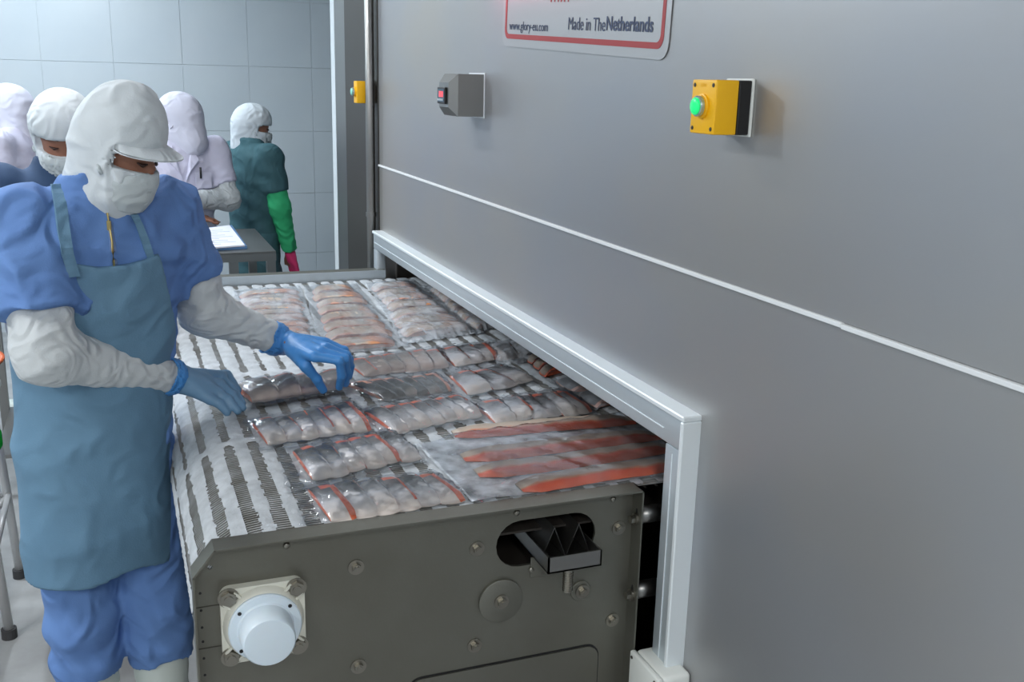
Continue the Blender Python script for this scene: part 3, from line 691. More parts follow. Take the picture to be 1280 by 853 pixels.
pack([(612, 432), (650, 428), (668, 446), (626, 452)], 2, 'small milky pack under the pale frame', top='skin_pink', seed=12, film='film_milky', margin=(.1, .3, .2, .2))
# pack that the worker is laying down
pack([(303, 489), (425, 474), (432, 493), (312, 512)], 4, 'pack of fish slices held between both gloved hands', top='skin_pink', seed=13, zoff=.012, thick=.02, margin=(.03, .06, .10, .16), lean=.3)
# strips at the far side
pack([(300, 368), (372, 363), (392, 420), (306, 424)], 8, 'far left bag of orange fish strips behind the sleeve', top='belly', side='flesh_pale', along='v', seed=14, film='film_milky', thick=.016, gap=.05, margin=(.10, .07, .12, .05), shingle=.1)
pack([(386, 362), (442, 359), (500, 432), (412, 441)], 8, 'middle far bag of orange fish strips under hazy film', top='belly', side='flesh_pale', along='v', seed=15, film='film_hazy', thick=.016, gap=.04, margin=(.10, .12, .08, .03), shingle=.1)
pack([(462, 358), (516, 354), (590, 412), (505, 424)], 7, 'right far bag of orange fish strips under hazy film', top='belly', side='flesh_pale', along='v', seed=16, film='film_milky', thick=.016, gap=.05, margin=(.05, .10, .08, .08), shingle=.1)
pack([(535, 362), (560, 360), (624, 405), (592, 414)], 5, 'crumpled bag of fish strips tucked under the frame', top='belly', side='flesh_pale', along='v', seed=17, film='film_milky', thick=.016, gap=.05, margin=(.2, .2, .10, .05), shingle=.1)
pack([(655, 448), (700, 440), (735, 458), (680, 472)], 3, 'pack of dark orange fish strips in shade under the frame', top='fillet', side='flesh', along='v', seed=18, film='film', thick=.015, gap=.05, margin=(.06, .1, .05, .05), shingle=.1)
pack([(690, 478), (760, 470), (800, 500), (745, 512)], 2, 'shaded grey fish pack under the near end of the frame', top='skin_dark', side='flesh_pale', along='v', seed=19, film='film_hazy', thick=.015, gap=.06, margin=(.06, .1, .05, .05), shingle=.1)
# long red fillets on their cloudy bag
def long_pack():
    Q = quad([(520, 556), (800, 520), (860, 588), (600, 640)], FZ); c = sum(Q)/4
    Q[3] = np.array(onz(590, 628, FZ)); Q[2] = np.array(onz(850, 592, FZ)); c = sum(Q)/4
    root = thing('fillet_pack', 'wide cloudy bag of four long red fish fillets beside the frame', 'fish pack', (c[0], c[1], FZ), GRP)
    V, F = [], []; NU, NV = 40, 24
    for i in range(NU+1):
        for j in range(NV+1):
            u, v = i/NU, j/NV; p = bil(Q, u, v); V.append((p[0], p[1], FZ+.0015+.0018*math.sin(u*21+v*9)*math.sin(v*17+u*5)))
    for i in range(NU):
        for j in range(NV): o = i*(NV+1)+j; F.append((o, o+1, o+NV+2, o+NV+1))
    pydata('lower_film', V, F, 'film_cloud', root, True)
    for (a, b, wpx) in (((566, 545), (790, 528), 20), ((578, 575), (822, 547), 20), ((596, 595), (838, 563), 19), ((648, 612), (842, 583), 17)):
        A, B = onz(*a, FZ), onz(*b, FZ); d = (B-A); Ln = np.linalg.norm(d); d /= Ln; nn = np.array([d[1], -d[0], 0]); Wd = .031
        V, U, F = [], [], []; NU, NV = 22, 8
        for i in range(NU+1):
            for j in range(NV+1):
                u, v = i/NU, j/NV; tap = min(1, .62+u*5)*(1-.35*max(0, u-.8)/.2); wv = .003*math.sin(u*7+a[0])
                p = A+d*Ln*u+nn*((v-.5)*2*Wd*tap+wv); h = .013*(1-abs(2*v-1)**5)*min(1, u*8+.2)*min(1, (1-u)*8+.2)
                V.append((p[0], p[1], FZ+.004+h+.0012*math.sin(u*40+v*6))); U.append((u, v))
        n = len(V)
        V += [(x, y, FZ+.0035) for x, y, z in V]; U += U
        for i in range(NU):
            for j in range(NV): o = i*(NV+1)+j; F.append((o, o+NV+1, o+NV+2, o+1)); F.append((o+n, o+n+1, o+n+NV+2, o+n+NV+1))
        for i in range(NU):
            for j in (0, NV): o = i*(NV+1)+j; F.append((o, o+NV+1, o+NV+1+n, o+n))
        for j in range(NV):
            for i in (0, NU): o = i*(NV+1)+j; F.append((o, o+1, o+1+n, o+n))
        pydata('fish_fillet', V, F, 'fillet', root, True, U)
    V, F = [], []; NU, NV = 50, 30
    for i in range(NU+1):
        for j in range(NV+1):
            u, v = i/NU, j/NV; p = bil(Q, .01+.98*u, -.01+1.06*v)
            V.append((p[0], p[1], FZ+.0205*min(1, u*7)*min(1, v*14, (1-v)*14)+.003+.002*math.sin(u*50+v*12)*math.sin(v*30+u*8)))
    for i in range(NU):
        for j in range(NV): o = i*(NV+1)+j; F.append((o, o+1, o+NV+2, o+NV+1))
    pydata('upper_film', V, F, 'film', root, True)
long_pack()

# ================================================================== PEOPLE
def head_frame(yaw_fwd, pitch):
    """yaw_fwd: horizontal facing direction (x, y); pitch: degrees down -> axes left, forward, up"""
    f = np.array([yaw_fwd[0], yaw_fwd[1], 0.0]); f /= np.linalg.norm(f); l = np.array([-f[1], f[0], 0.0]); u = np.array([0, 0, 1.0])
    p = math.radians(pitch); f2 = f*math.cos(p)-u*math.sin(p); u2 = u*math.cos(p)+f*math.sin(p)
    return np.array([l, f2, u2]).astype(np.float32)
def skull(q, g=0.0):
    d = ell(q, (0, -.004, .035), (.076+g, .096+g, .098+g)); d = smin(d, ell(q, (0, .030, -.065), (.058+g, .066+g, .068+g)), .04)
    return d
def build_head(person, c, fwd, pitch, h, hoodm='hood', maskm='mask', slot=(-.022, .018), brim=False, seed=1, k=1.0, face=True, flap=True, skirt=.13, sc=(1, 1, 1)):
    A = head_frame(fwd, pitch); c = np.asarray(c, np.float32)
    sc = np.asarray(sc, np.float32); loc = lambda P: (P-c)@A.T/(k*sc)
    W = lambda l, f, u: tuple(c + k*(l*sc[0]*A[0]+f*sc[1]*A[1]+u*sc[2]*A[2]))
    def hood(P):
        q = loc(P)
        d = ell(q, (0, -.012, .042), (.098, .119, .106)); d = smin(d, ell(q, (0, .024, -.07), (.079, .081, .085)), .05)
        d = smin(d, cap(q, (0, -.055, 0), (0, -.05, -skirt), .086, .082), .05)
        d = smin(d, cap(q, (0, .012, -.08), (0, -.03, -.155), .068, .066), .04)
        # gathers that run back from the face opening and a fold behind the ear
        ang = np.arctan2(q[:, 2], -q[:, 1]+.02); side = np.clip(np.abs(q[:, 0])/.06, 0, 1)
        d = d + -.0065*ridge(ang*7+1.1*np.sin(q[:, 0]*26+seed)+seed)*side*gate(wob(q, 26, 1, seed+2)) + wob(q, 42, .0016, seed)
        u = q[:, 2]
        cut = np.maximum(np.maximum(u-(slot[1]+.0*u), slot[0]-u), np.maximum(.028-q[:, 1], np.abs(q[:, 0])-.083))
        return np.maximum(d, -cut)*k
    R = .2*k
    imp('hood', hood, c-R-np.array([0, 0, .05]), c+R, h, hoodm, person)
    def mk(P):
        q = loc(P); d = smin(ell(q, (0, .026, -.07), (.083, .0855, .089)), ell(q, (0, .070, -.04), (.03, .036, .035)), .05)
        d = d - .0022*ridge(q[:, 2]*75+9*np.abs(q[:, 0])) + wob(q, 45, .0010, seed+9)
        lim = np.maximum(q[:, 2]-(slot[0]+.003-.18*np.clip(np.abs(q[:, 0])-.035, 0, 1)), np.maximum(-.118-q[:, 2], .0-q[:, 1]-.25*(q[:, 2]+.07)))
        return np.maximum(np.maximum(d, lim), -(d+.010))*k
    mo = imp('face_mask', mk, c-R, c+R, h, maskm, person)
    # tie of the mask on both sides
    for s in (-1, 1):
        pts = [W(s*(.088+.004*math.sin(i*2)), .022-.03*i/3, -.045+.028*i/3) for i in range(4)]
        MB().tube(pts, [.004*k, .005*k, .0055*k, .004*k], 8).build('mask_tie', maskm, mo, True)
    if face:
        for s in (-1, 1):
            bm = MB(); bm.tube([W(s*.012, .089, .021), W(s*.026, .086, .0255), W(s*.042, .075, .020)], [.0022*k, .0034*k, .0018*k], 8); bm.build('eyebrow', 'brow', person, True)
            bm = MB(); bm.tube([W(s*.013, .092, -.002), W(s*.027, .089, -.005), W(s*.041, .080, -.001)], [.0014*k, .0048*k, .0014*k], 8); bm.build('eye', 'eye', person, True)
    if brim:
        V, F = [], []; NA, NR = 24, 7
        for sgn_ in (1, -1):
            for i in range(NA+1):
                for j in range(NR+1):
                    a = math.radians(-62+124*i/NA); t = j/NR; Ln = .066*(max(0, 1-(a/1.09)**2)**.5)
                    base = (.100*math.sin(a), -.012+.117*math.cos(a)); dl = (math.sin(a)*.55, math.cos(a)+.12); nn = math.hypot(*dl)
                    u = .040-.010*math.sin(a)**2 - .010*t - .006*t*math.sin(a)**2
                    V.append(W(base[0]+dl[0]/nn*Ln*t, base[1]+dl[1]/nn*Ln*t-.008, u+.0016*sgn_))
        n = (NA+1)*(NR+1)
        for i in range(NA):
            for j in range(NR): o = i*(NR+1)+j; F.append((o, o+1, o+NR+2, o+NR+1)); F.append((n+o, n+o+NR+1, n+o+NR+2, n+o+1))
        for i in range(NA):
            for j in (0, NR): o = i*(NR+1)+j; F.append((o, o+NR+1, o+NR+1+n, o+n))
        for j in range(NR):
            for i in (0, NA): o = i*(NR+1)+j; F.append((o, o+1, o+1+n, o+n))
        pydata('visor', V, F, hoodm, person, True)
    return A, loc, W
def hand_sdf(P, wrist, kn, fingers, thumb, r=.0095, palm=.030):
    """kn: four knuckles index..little; fingers: per finger list of joints after the knuckle"""
    kc = np.mean(np.array(kn), 0); w_ = np.asarray(wrist); d = cap(P, w_, w_*.4+kc*.6, palm*.86, palm*.62)
    for kk in kn: d = smin(d, cap(P, w_*.62+np.asarray(kk)*.38, kk, .019, .0125), .014)
    for kk, f in zip(kn, fingers): d = smin(d, chain(P, [kk]+list(f), [r*1.18]+[r*1.02]*(len(f)-1)+[r*.88], .004), .0045)
    return smin(d, chain(P, thumb, [.0155, .0125, .0105, .0095][:len(thumb)], .006), .010)

# ---------------------------------------------------------- the worker at the belt
def main_worker():
    p = thing('person', 'worker in blue shirt and grey-blue apron arranging fish packs on the belt', 'person', (-.08, 2.16, 0))
    Ft = np.array([.34, -.94, 0]); Lt = np.array([.94, .34, 0])
    HC = np.array([.016, 2.045, 1.510]); FW = (.80, -.60); HK = .86; HS = np.array([.86, .80, 1.0], np.float32)
    rs, re, rw = np.array([-.165, 2.06, 1.375]), np.array([-.140, 1.945, 1.150]), np.array([.075, 2.125, 1.038])
    ls, le, lw = np.array([.098, 2.165, 1.375]), np.array([.160, 2.235, 1.150]), np.array([.312, 2.262, 1.068])
    hipR, hipL = np.array([-.135, 2.15, .86]), np.array([.0, 2.19, .86])
    knR, knL = np.array([-.130, 2.145, .50]), np.array([.018, 2.165, .50])
    anR, anL = np.array([-.128, 2.19, .09]), np.array([.022, 2.20, .09])
    rk = [np.array(onz(276, 472, 1.005)), np.array(onz(275, 481, 1.002)), np.array(onz(271, 490, .995)), np.array(onz(263, 499, .986))]
    rt = [np.array(onz(303, 504, .965)), np.array(onz(303, 510, .960)), np.array(onz(297, 514, .958)), np.array(onz(284, 516, .957))]
    rf = [[(a*.45+b*.55)+np.array([0, 0, .006]), b] for a, b in zip(rk, rt)]
    rth = [rw*.55+rk[0]*.45, np.array(onz(283, 470, 1.0)), np.array(onz(296, 488, .975))]
    lk = [np.array(onz(393, 446, 1.066)), np.array(onz(402, 440, 1.070)), np.array(onz(408, 435, 1.068)), np.array(onz(407, 429, 1.062))]
    lf = [[np.array(onz(424, 451, 1.058)), np.array(onz(427, 470, 1.018)), np.array(onz(424, 484, .985))],
          [np.array(onz(431, 448, 1.058)), np.array(onz(434, 466, 1.015)), np.array(onz(432, 480, .982))],
          [np.array(onz(433, 444, 1.052)), np.array(onz(438, 458, 1.015)), np.array(onz(436, 471, .985))],
          [np.array(onz(430, 438, 1.048)), np.array(onz(437, 449, 1.02)), np.array(onz(438, 460, .99))]]
    lth = [np.array(onz(364, 438, 1.060)), np.array(onz(382, 458, 1.038)), np.array(onz(396, 474, 1.005)), np.array(onz(404, 488, .975))]
    A = head_frame(FW, 22); c = HC.astype(np.float32)
    def body(P):
        q = (P-c)@A.T/(HK*HS); d = skull(q); d = smin(d, ell(q, (0, .093, -.02), (.013, .018, .028)), .012)*HK
        d = smin(d, cap(P, HC+[-.02, .03, -.09], (-.04, 2.12, 1.38), .045, .05), .03)
        t, _, _ = loft(P, Lt, Ft, [(.80, -.07, 2.16, .13, .09), (1.0, -.065, 2.15, .125, .085), (1.25, -.045, 2.12, .145, .095), (1.36, -.035, 2.11, .13, .075), (1.42, -.03, 2.1, .06, .055)]); d = smin(d, t, .03)
        for a in ((rs, re, rw), (ls, le, lw)): d = smin(d, chain(P, a, [.048, .040, .027]), .02)
        for a in ((hipR, knR, anR), (hipL, knL, anL)): d = smin(d, chain(P, a, [.075, .055, .038]), .03)
        d = smin(d, hand_sdf(P, rw, rk, rf, rth, .005, .016)+.006, .01); return smin(d, hand_sdf(P, lw, lk, lf, lth, .005, .016)+.006, .01)
    imp('body', body, (-.27, 1.85, .03), (.48, 2.36, 1.66), .0085, 'skin', p)
    build_head(p, HC, FW, 22, .0045, slot=(-.022, .012), brim=True, seed=3, k=HK, sc=HS)
    # shirt with short sleeves
    def shirt(P):
        d, l, f = loft(P, Lt, Ft, [(.80, -.075, 2.16, .150, .118), (1.0, -.068, 2.15, .142, .112), (1.2, -.052, 2.13, .158, .115), (1.32, -.040, 2.115, .168, .108), (1.385, -.034, 2.105, .135, .088), (1.44, -.026, 2.095, .082, .076), (1.46, -.024, 2.09, .076, .074)])
        hr = rs+(re-rs)*.70; hl = ls+(le-ls)*.60
        a = chain(P, [rs, hr], [.070, .074]); n = (re-rs)/np.linalg.norm(re-rs); a = np.maximum(a, (P-hr)@n.astype(np.float32))
        b = chain(P, [ls, hl], [.064, .060]); n = (le-ls)/np.linalg.norm(le-ls); b = np.maximum(b, (P-hl)@n.astype(np.float32))
        d = smin(smin(d, a, .035), b, .035)
        w1, w2 = wob(P, 16, 1, 23), wob(P, 22, 1, 24)
        fold = -.0100*ridge((P[:, 0]*.75-P[:, 1]*.3+P[:, 2]*.75)*36+1.1*w2)*gate(w1) - .0090*ridge((P[:, 0]*.9+.2*P[:, 1]-P[:, 2]*.45)*42+1.2*w1)*gate(-w1) - .005*ridge((P[:, 2]+.3*P[:, 0])*60+1.5*w1)*gate(w2)
        d = d + fold + wob(P, 30, .0014, 21)
        return np.maximum(d, -cap(P, HC+[-.01, .0, -.05], (-.03, 2.1, 1.36), .056, .046))
    imp('shirt', shirt, (-.28, 1.87, .86), (.23, 2.32, 1.47), .0062, 'blue', p)
    # apron wrapped round the front
    def apron(P):
        d, l, f = loft(P, Lt, Ft, [(.635, -.085, 2.135, .150, .118), (.75, -.082, 2.140, .152, .122), (.92, -.078, 2.150, .152, .128), (1.05, -.070, 2.148, .152, .134), (1.2, -.054, 2.130, .168, .136), (1.32, -.041, 2.115, .176, .130)])
        lb = np.abs(l+.011); top = np.where(lb < .088, 1.297+.24*(lb-.03).clip(0), 1.311-3.0*(lb-.088))
        w1, w2 = wob(P, 11, 1, 33), wob(P, 17, 1, 34); hi_ = np.clip((P[:, 2]-.98)*6, 0, 1)
        fold = -.0120*ridge((.65*l-.75*P[:, 2])*24+.7*w1)*hi_*gate(w2*.7+.1) - .0085*ridge((-.2*l+.97*P[:, 2])*17+.8*w1)*(1-hi_)*gate(w2*.8-.1) - .006*ridge((.95*l+.25*P[:, 2])*24+.9*w2)*gate(w1*.6-.2)
        d = d + fold + wob(P, 22, .0014, 31)
        hem = .640+.012*np.sin(l*26+1); d = np.maximum(d, np.maximum(P[:, 2]-top, hem-P[:, 2]))
        return np.maximum(np.maximum(d, -f-.045), -(d+.014))
    ap = imp('apron', apron, (-.27, 1.97, .62), (.11, 2.32, 1.33), .0058, 'apron', p)
    # straps of the apron over the chest up to the neck
    for a_ in ([(92, 346), (84, 318), (79, 285), (75, 252), (71, 230)], [(188, 322), (181, 300), (173, 280), (167, 268)]):
        V, F = [], []; wd = .0105 if a_[0][0] < 100 else .007
        a_ = [(a_[k][0]*(1-t)+a_[k+1][0]*t, a_[k][1]*(1-t)+a_[k+1][1]*t) for k in range(len(a_)-1) for t in (0, .25, .5, .75)]+[a_[-1]]
        pts = [march(px, shirt, .003) for px in a_]
        for i, q in enumerate(pts):
            off = Ft*.004
            for s in (-1, 1):
                for o in (-1, 1): V.append(q+Lt*s*wd+off*o)
        for i in range(len(pts)-1):
            o = i*4; F += [(o, o+2, o+6, o+4), (o+1, o+5, o+7, o+3), (o, o+4, o+5, o+1), (o+2, o+3, o+7, o+6)]
        F += [(0, 1, 3, 2), (len(V)-4, len(V)-2, len(V)-1, len(V)-3)]
        pydata('apron_strap', V, F, 'apron', ap, False)
    # zip down the chest
    zp = [march((x, y), shirt, .001) for x, y in ((134, 266), (136, 278), (138, 290), (140, 302), (141, 314), (142, 326), (143, 338))]
    zt = MB().tube([q+[0, .004, 0] for q in zp], .0065, 8).build('zip_tape', 'ziptape', p, True)
    MB().tube([q-[0, .0045, 0] for q in zp], .0022, 8).build('zip_teeth', 'zip', zt, True)
    MB().box(tuple(zp[1]-[.004, .011, .014]), tuple(zp[1]+[.004, -.004, .004]), .0015).build('zip_pull', 'zip', zt)
    # knitted over-sleeves
    def sleeve(a, b, c_, r0, r1, r2, t0, seed):
        s0 = a+(b-a)*t0
        def fn(P):
            d = chain(P, [s0, b, c_], [r0, r1, r2], .03); ax = (c_-b)/np.linalg.norm(c_-b); t = (P-b)@ax.astype(np.float32)
            rng = np.clip(t/.2, 0, 1); d = d + .0022*np.sin(t*210+2.2*np.sin(P@np.array([31, 17, 40], np.float32)))*rng*np.clip(1.35-rng, 0, 1) - .004*ridge(t*62+P[:, 2]*22+1.2*np.sin(P@np.array([21, 33, 12], np.float32)))*gate(wob(P, 24, 1, seed+1)) - .005*ridge((P[:, 2]-P[:, 0]*.5)*52+seed)*np.exp(-(t/.06)**2)
            return np.maximum(d, (P-c_-ax*.004)@ax.astype(np.float32))
        lo = np.minimum(np.minimum(s0, b), c_)-.09; hi = np.maximum(np.maximum(s0, b), c_)+.09
        return imp('arm_sleeve', fn, lo, hi, .005, 'knit', p)
    sleeve(rs, re, rw, .060, .052, .034, .35, 41); sleeve(ls, le, lw, .054, .050, .034, .30, 42)
    # gloves
    def glove(wr, el, kn, fi, th, m, lo, hi):
        ax = (wr-el)/np.linalg.norm(wr-el); w0 = wr-ax*.012
        g = imp('glove', lambda P: np.maximum(smin(hand_sdf(P, wr+ax*.012, kn, fi, th), cap(P, w0, wr+ax*.02, .037, .031), .015)+wob(P, 130, .0007, 51), -((P-w0)@ax.astype(np.float32))), lo, hi, .0034, m, p)
        def cuff(P):
            t = (P-w0)@ax.astype(np.float32); d = cap(P, w0-ax*.03, w0+ax*.05, .0415, .0375)+.0012*np.sin(t*300)+wob(P, 90, .0014, 52)
            return np.maximum(np.maximum(d, -(d+.004)), np.maximum(-t-.004+.004*np.sin(P[:, 2]*120), t-.030))
        imp('glove_cuff', cuff, w0-.07, w0+.07, .0034, 'glove', g)
    allr = np.array(rk+rt+rth+[rw]); alll = np.array(lk+sum(lf, [])+lth+[lw])
    glove(rw, re, rk, rf, rth, 'glove_greyer', allr.min(0)-.06, allr.max(0)+.05)
    glove(lw, le, lk, lf, lth, 'glove', alll.min(0)-.06, alll.max(0)+.05)
    # trousers tucked into white boots
    def pants(P):
        d = None
        for hp, kn_, an in ((hipR, knR, anR), (hipL, knL, anL)):
            m = an+(kn_-an)*.66; e = chain(P, [hp, kn_, m], [.086, .076, .072]); d = e if d is None else smin(d, e, .012)
        z = P[:, 2]; d = d + .0045*np.sin(z*62+26*P[:, 0]+2*np.sin(P[:, 0]*40))*np.clip((.66-z)*5, .2, 1) + wob(P, 34, .0035, 61) + .006*np.exp(-((z-.41)/.02)**2)*-1
        return np.maximum(d, np.maximum(z-.9, .372+.010*np.sin(P[:, 0]*45)-z))
    imp('trousers', pants, (-.26, 2.02, .35), (.13, 2.32, .92), .0065, 'blue', p)
    for kn_, an, nm in ((knR, anR, 0), (knL, anL, 1)):
        top = an+(kn_-an)*.72; toe = an+np.array([.055, -.15, -.05])
        def boot(P):
            d = chain(P, [top+[0, 0, .03], an], [.062, .050]); d = smin(d, cap(P, an+[-.01, .03, -.045], toe, .042, .040), .03); z = P[:, 2]
            return np.maximum(d+.0012*np.sin(z*90), np.maximum(z-top[2], .004-z))
        bo = imp('boot', boot, (an[0]-.1, an[1]-.24, -.01), (an[0]+.14, an[1]+.12, .45), .0075, 'boot', p)
main_worker()

# ---------------------------------------------------------- people further back
def worker(label, x, y, H, face, headyaw, pitch, torso, arms, legm, h=.011, hoodm='hood', slot=(-.022, .020), brim=False, seed=5, sleeves=None, gloves=None, coat_len=.78, facef=True, width=1.0, apron=None, lean=0.0):
    """H: height of hood top; face/headyaw: facing directions; arms: two lists of local joints (left, forward, z)"""
    p = thing('person', label, 'person', (x, y, 0)); f = np.array([face[0], face[1], 0.0]); f /= np.linalg.norm(f); l = np.array([-f[1], f[0], 0]); k = H/1.64
    Wd = lambda a: np.array([x, y, 0])+k*(a[0]*width*l+a[1]*f)+np.array([0, 0, a[2]*k])
    hc = Wd((0, .03+lean, 1.495)); hipc = Wd((0, 0, .9)); ch = Wd((0, lean*.5, 1.25)); nb = Wd((0, lean*.8, 1.41))
    A = head_frame(headyaw, pitch); c = hc.astype(np.float32); hk = k*.9
    J = [[Wd(a) for a in arm] for arm in arms]; hips = [Wd((s*.08, 0, .88)) for s in (-1, 1)]; kn = [Wd((s*.085, .01, .48)) for s in (-1, 1)]; an = [Wd((s*.09, -.01, .09)) for s in (-1, 1)]
    R2 = (x, y, 0)
    def tl(P, g, z0): return loft(P, l, f, [(z0*k, hipc[0], hipc[1], (.165+g)*k, (.118+g)*k), (1.0*k, hipc[0], hipc[1], (.148+g)*k, (.108+g)*k), (1.25*k, ch[0], ch[1], (.168+g)*k, (.112+g)*k), (1.34*k, nb[0]*.7+ch[0]*.3, nb[1]*.7+ch[1]*.3, (.160+g)*k, (.095+g)*k), (1.40*k, nb[0], nb[1], (.09+g)*k, (.07+g)*k), (1.44*k, nb[0], nb[1], (.065+g)*k, (.062+g)*k)])[0]
    allp = np.array([j for a in J for j in a]+[hc]); lo = np.minimum(allp.min(0)-.13, (x-.26, y-.26, 0)); hi = np.maximum(allp.max(0)+.13, (x+.26, y+.26, 1.7*k))
    def body(P):
        d = skull((P-c)@A.T/hk)*hk; d = smin(d, cap(P, hc-[0, 0, .08], nb, .05, .055), .03); d = smin(d, tl(P, -.025, .85), .03)
        for a in J: d = smin(d, chain(P, a, [.045, .037, .026, .02][:len(a)]), .02)
        for i in range(2): d = smin(d, chain(P, [hips[i], kn[i], an[i]], [.07, .05, .035]), .03)
        for a in J:
            e = a[-1]-a[-2]; e /= np.linalg.norm(e); sd = np.cross(e, [0, 0, 1]); sd = sd/max(1e-6, np.linalg.norm(sd))
            d = smin(d, hand_sdf(P, a[-1]+e*.02, [a[-1]+e*.08+sd*o for o in (-.024, -.008, .008, .024)], [[a[-1]+e*.115+sd*o*1.1, a[-1]+e*.15+sd*o*1.1-np.array([0, 0, .012])] for o in (-.024, -.008, .008, .024)],
                                     [a[-1]+e*.03-sd*.02, a[-1]+e*.06-sd*.042, a[-1]+e*.085-sd*.048]), .01)
        return d
    imp('body', body, (lo[0], lo[1], .02), (hi[0], hi[1], 1.68*k), h*1.15, 'skin', p)
    build_head(p, hc, headyaw, pitch, h*.72, hoodm, 'mask' if hoodm == 'hood' else hoodm, slot, brim, seed, hk, facef)
    def coat(P):
        d = tl(P, .012, coat_len)
        for a in J: d = smin(d, np.maximum(chain(P, a[:3], [.072, .062, .046]), (P-(a[0]*.3+a[1]*.7 if sleeves else a[2]))@(((a[1]-a[0]) if sleeves else (a[2]-a[1]))/np.linalg.norm((a[1]-a[0]) if sleeves else (a[2]-a[1]))).astype(np.float32)), .03)
        return d + wob(P, 28, .0042, seed+1) + wob(P, 70, .0018, seed+2) + .003*np.sin(P[:, 2]*60+30*P[:, 0])
    imp('coat', coat, (lo[0], lo[1], coat_len*k-.03), (hi[0], hi[1], 1.48*k), h, torso, p)
    if sleeves:
        for a in J:
            s0 = a[0]*.4+a[1]*.6
            fn = lambda P, a=a, s0=s0: np.maximum(chain(P, [s0, a[1], a[2]], [.056, .054, .040], .03)+wob(P, 60, .003, seed+3)+.0018*np.sin(P[:, 2]*160+P[:, 0]*90), (P-a[2])@((a[2]-a[1])/np.linalg.norm(a[2]-a[1])).astype(np.float32))
            q = np.array([s0, a[1], a[2]]); imp('arm_sleeve', fn, q.min(0)-.08, q.max(0)+.08, h*.8, sleeves, p)
    if gloves:
        for a in J:
            e = a[-1]-a[-2]; e /= np.linalg.norm(e); sd = np.cross(e, [f[0], f[1], 0]); sd = sd/max(1e-6, np.linalg.norm(sd))
            fn = lambda P, a=a, e=e, sd=sd: np.maximum(hand_sdf(P, a[-1]+e*.02, [a[-1]+e*.08+sd*o for o in (-.024, -.008, .008, .024)], [[a[-1]+e*.118+sd*o*1.1, a[-1]+e*.155+sd*o*1.1] for o in (-.024, -.008, .008, .024)], [a[-1]+e*.03-sd*.02, a[-1]+e*.06-sd*.042, a[-1]+e*.085-sd*.048], .0115, .034), -((P-a[-1]+e*.03)@e.astype(np.float32)))
            imp('glove', fn, a[-1]-.2, a[-1]+.2, .0065, gloves, p)
    def pants(P):
        d = None
        for i in range(2):
            e = chain(P, [hips[i], kn[i], an[i]*.7+kn[i]*.3], [.088, .078, .07]); d = e if d is None else smin(d, e, .012)
        return np.maximum(d+wob(P, 30, .004, seed+4), np.maximum(P[:, 2]-.92*k, .22*k-P[:, 2]))
    imp('trousers', pants, (x-.25, y-.25, .18*k), (x+.25, y+.25, .95*k), .015, legm, p)
    for i in range(2):
        a = an[i]; toe = a+f*.14-np.array([0, 0, .05])
        fn = lambda P, a=a, toe=toe, i=i: np.maximum(smin(chain(P, [a+(kn[i]-a)*.62, a], [.06, .05]), cap(P, a-[0, 0, .045], toe, .042, .04), .03), np.maximum(P[:, 2]-.33*k, .004-P[:, 2]))
        imp('boot', fn, a-[.26, .26, .12], a+[.26, .26, .32], .014, 'boot', p)
    return p, Wd, k, l, f
hang = [[(-.175, 0, 1.35), (-.215, -.02, 1.08), (-.22, .05, .85)], [(.175, 0, 1.35), (.215, -.02, 1.08), (.22, .05, .85)]]
work = [[(-.175, 0, 1.35), (-.20, .06, 1.09), (-.10, .27, 1.02)], [(.175, 0, 1.35), (.20, .06, 1.09), (.10, .27, 1.02)]]
q = ony(62, 105, 3.15)
worker('worker in white hood and mask looking down behind the blue-shirted worker', q[0]+.015, 3.19, q[2], (.35, -1), (-.02, -1), 20, 'navy', work, 'navy', h=.011, slot=(-.030, .024), seed=15, coat_len=.6, sleeves='navy')
q = ony(20, 101, 5.3)
worker('blurred worker in pale coat and hood at the far left edge', q[0]-.02, 5.3, q[2], (-.9, .4), (-.9, .3), 5, 'coat', hang, 'trouser_grey', h=.014, hoodm='hood2', seed=25, facef=False)
q = ony(206, 111, 5.2)
cross = [[(-.18, 0, 1.34), (-.225, .07, 1.07), (-.005, .17, 1.03)], [(.18, 0, 1.34), (.225, .06, 1.09), (-.07, .235, 1.12)]]
pw, Wd, k, l, f = worker('worker in lilac-white coat standing with arms crossed behind the table', q[0]+.045, 5.2, q[2], (.12, -1), (-.9, .35), 12, 'coat', cross, 'trouser_grey', h=.0115, hoodm='hood2', seed=35, facef=False, sleeves='knit')
for s in (-1, 1):   # lapels, pocket and pen
    a = [Wd((s*.045, .088, 1.37)), Wd((s*.075, .108, 1.30)), Wd((s*.028, .124, 1.245)), Wd((s*.006, .124, 1.20))]
    V = [v+f*o for o in (.004, .012) for v in a]; pydata('lapel', V, [(0, 1, 2, 3), (7, 6, 5, 4), (0, 4, 5, 1), (1, 5, 6, 2), (2, 6, 7, 3), (3, 7, 4, 0)], 'coat', pw, False)
a = [Wd((.05, .138, 1.24)), Wd((.13, .120, 1.24)), Wd((.13, .126, 1.16)), Wd((.05, .142, 1.16))]
V = [v+f*o for o in (0, .006) for v in a]; pk = pydata('pocket', V, [(0, 1, 2, 3), (7, 6, 5, 4), (0, 4, 5, 1), (1, 5, 6, 2), (2, 6, 7, 3), (3, 7, 4, 0)], 'coat', pw, False)
MB().cyl(tuple(Wd((.075, .148, 1.21))), tuple(Wd((.075, .148, 1.265))), .005, n=10).build('pen', 'black', pk, True)
q = ony(309, 126, 5.5)
arm4 = [[(-.165, 0, 1.34), (-.20, .03, 1.06), (-.19, .10, .80)], [(.165, 0, 1.34), (.20, .03, 1.06), (.19, .14, .82)]]
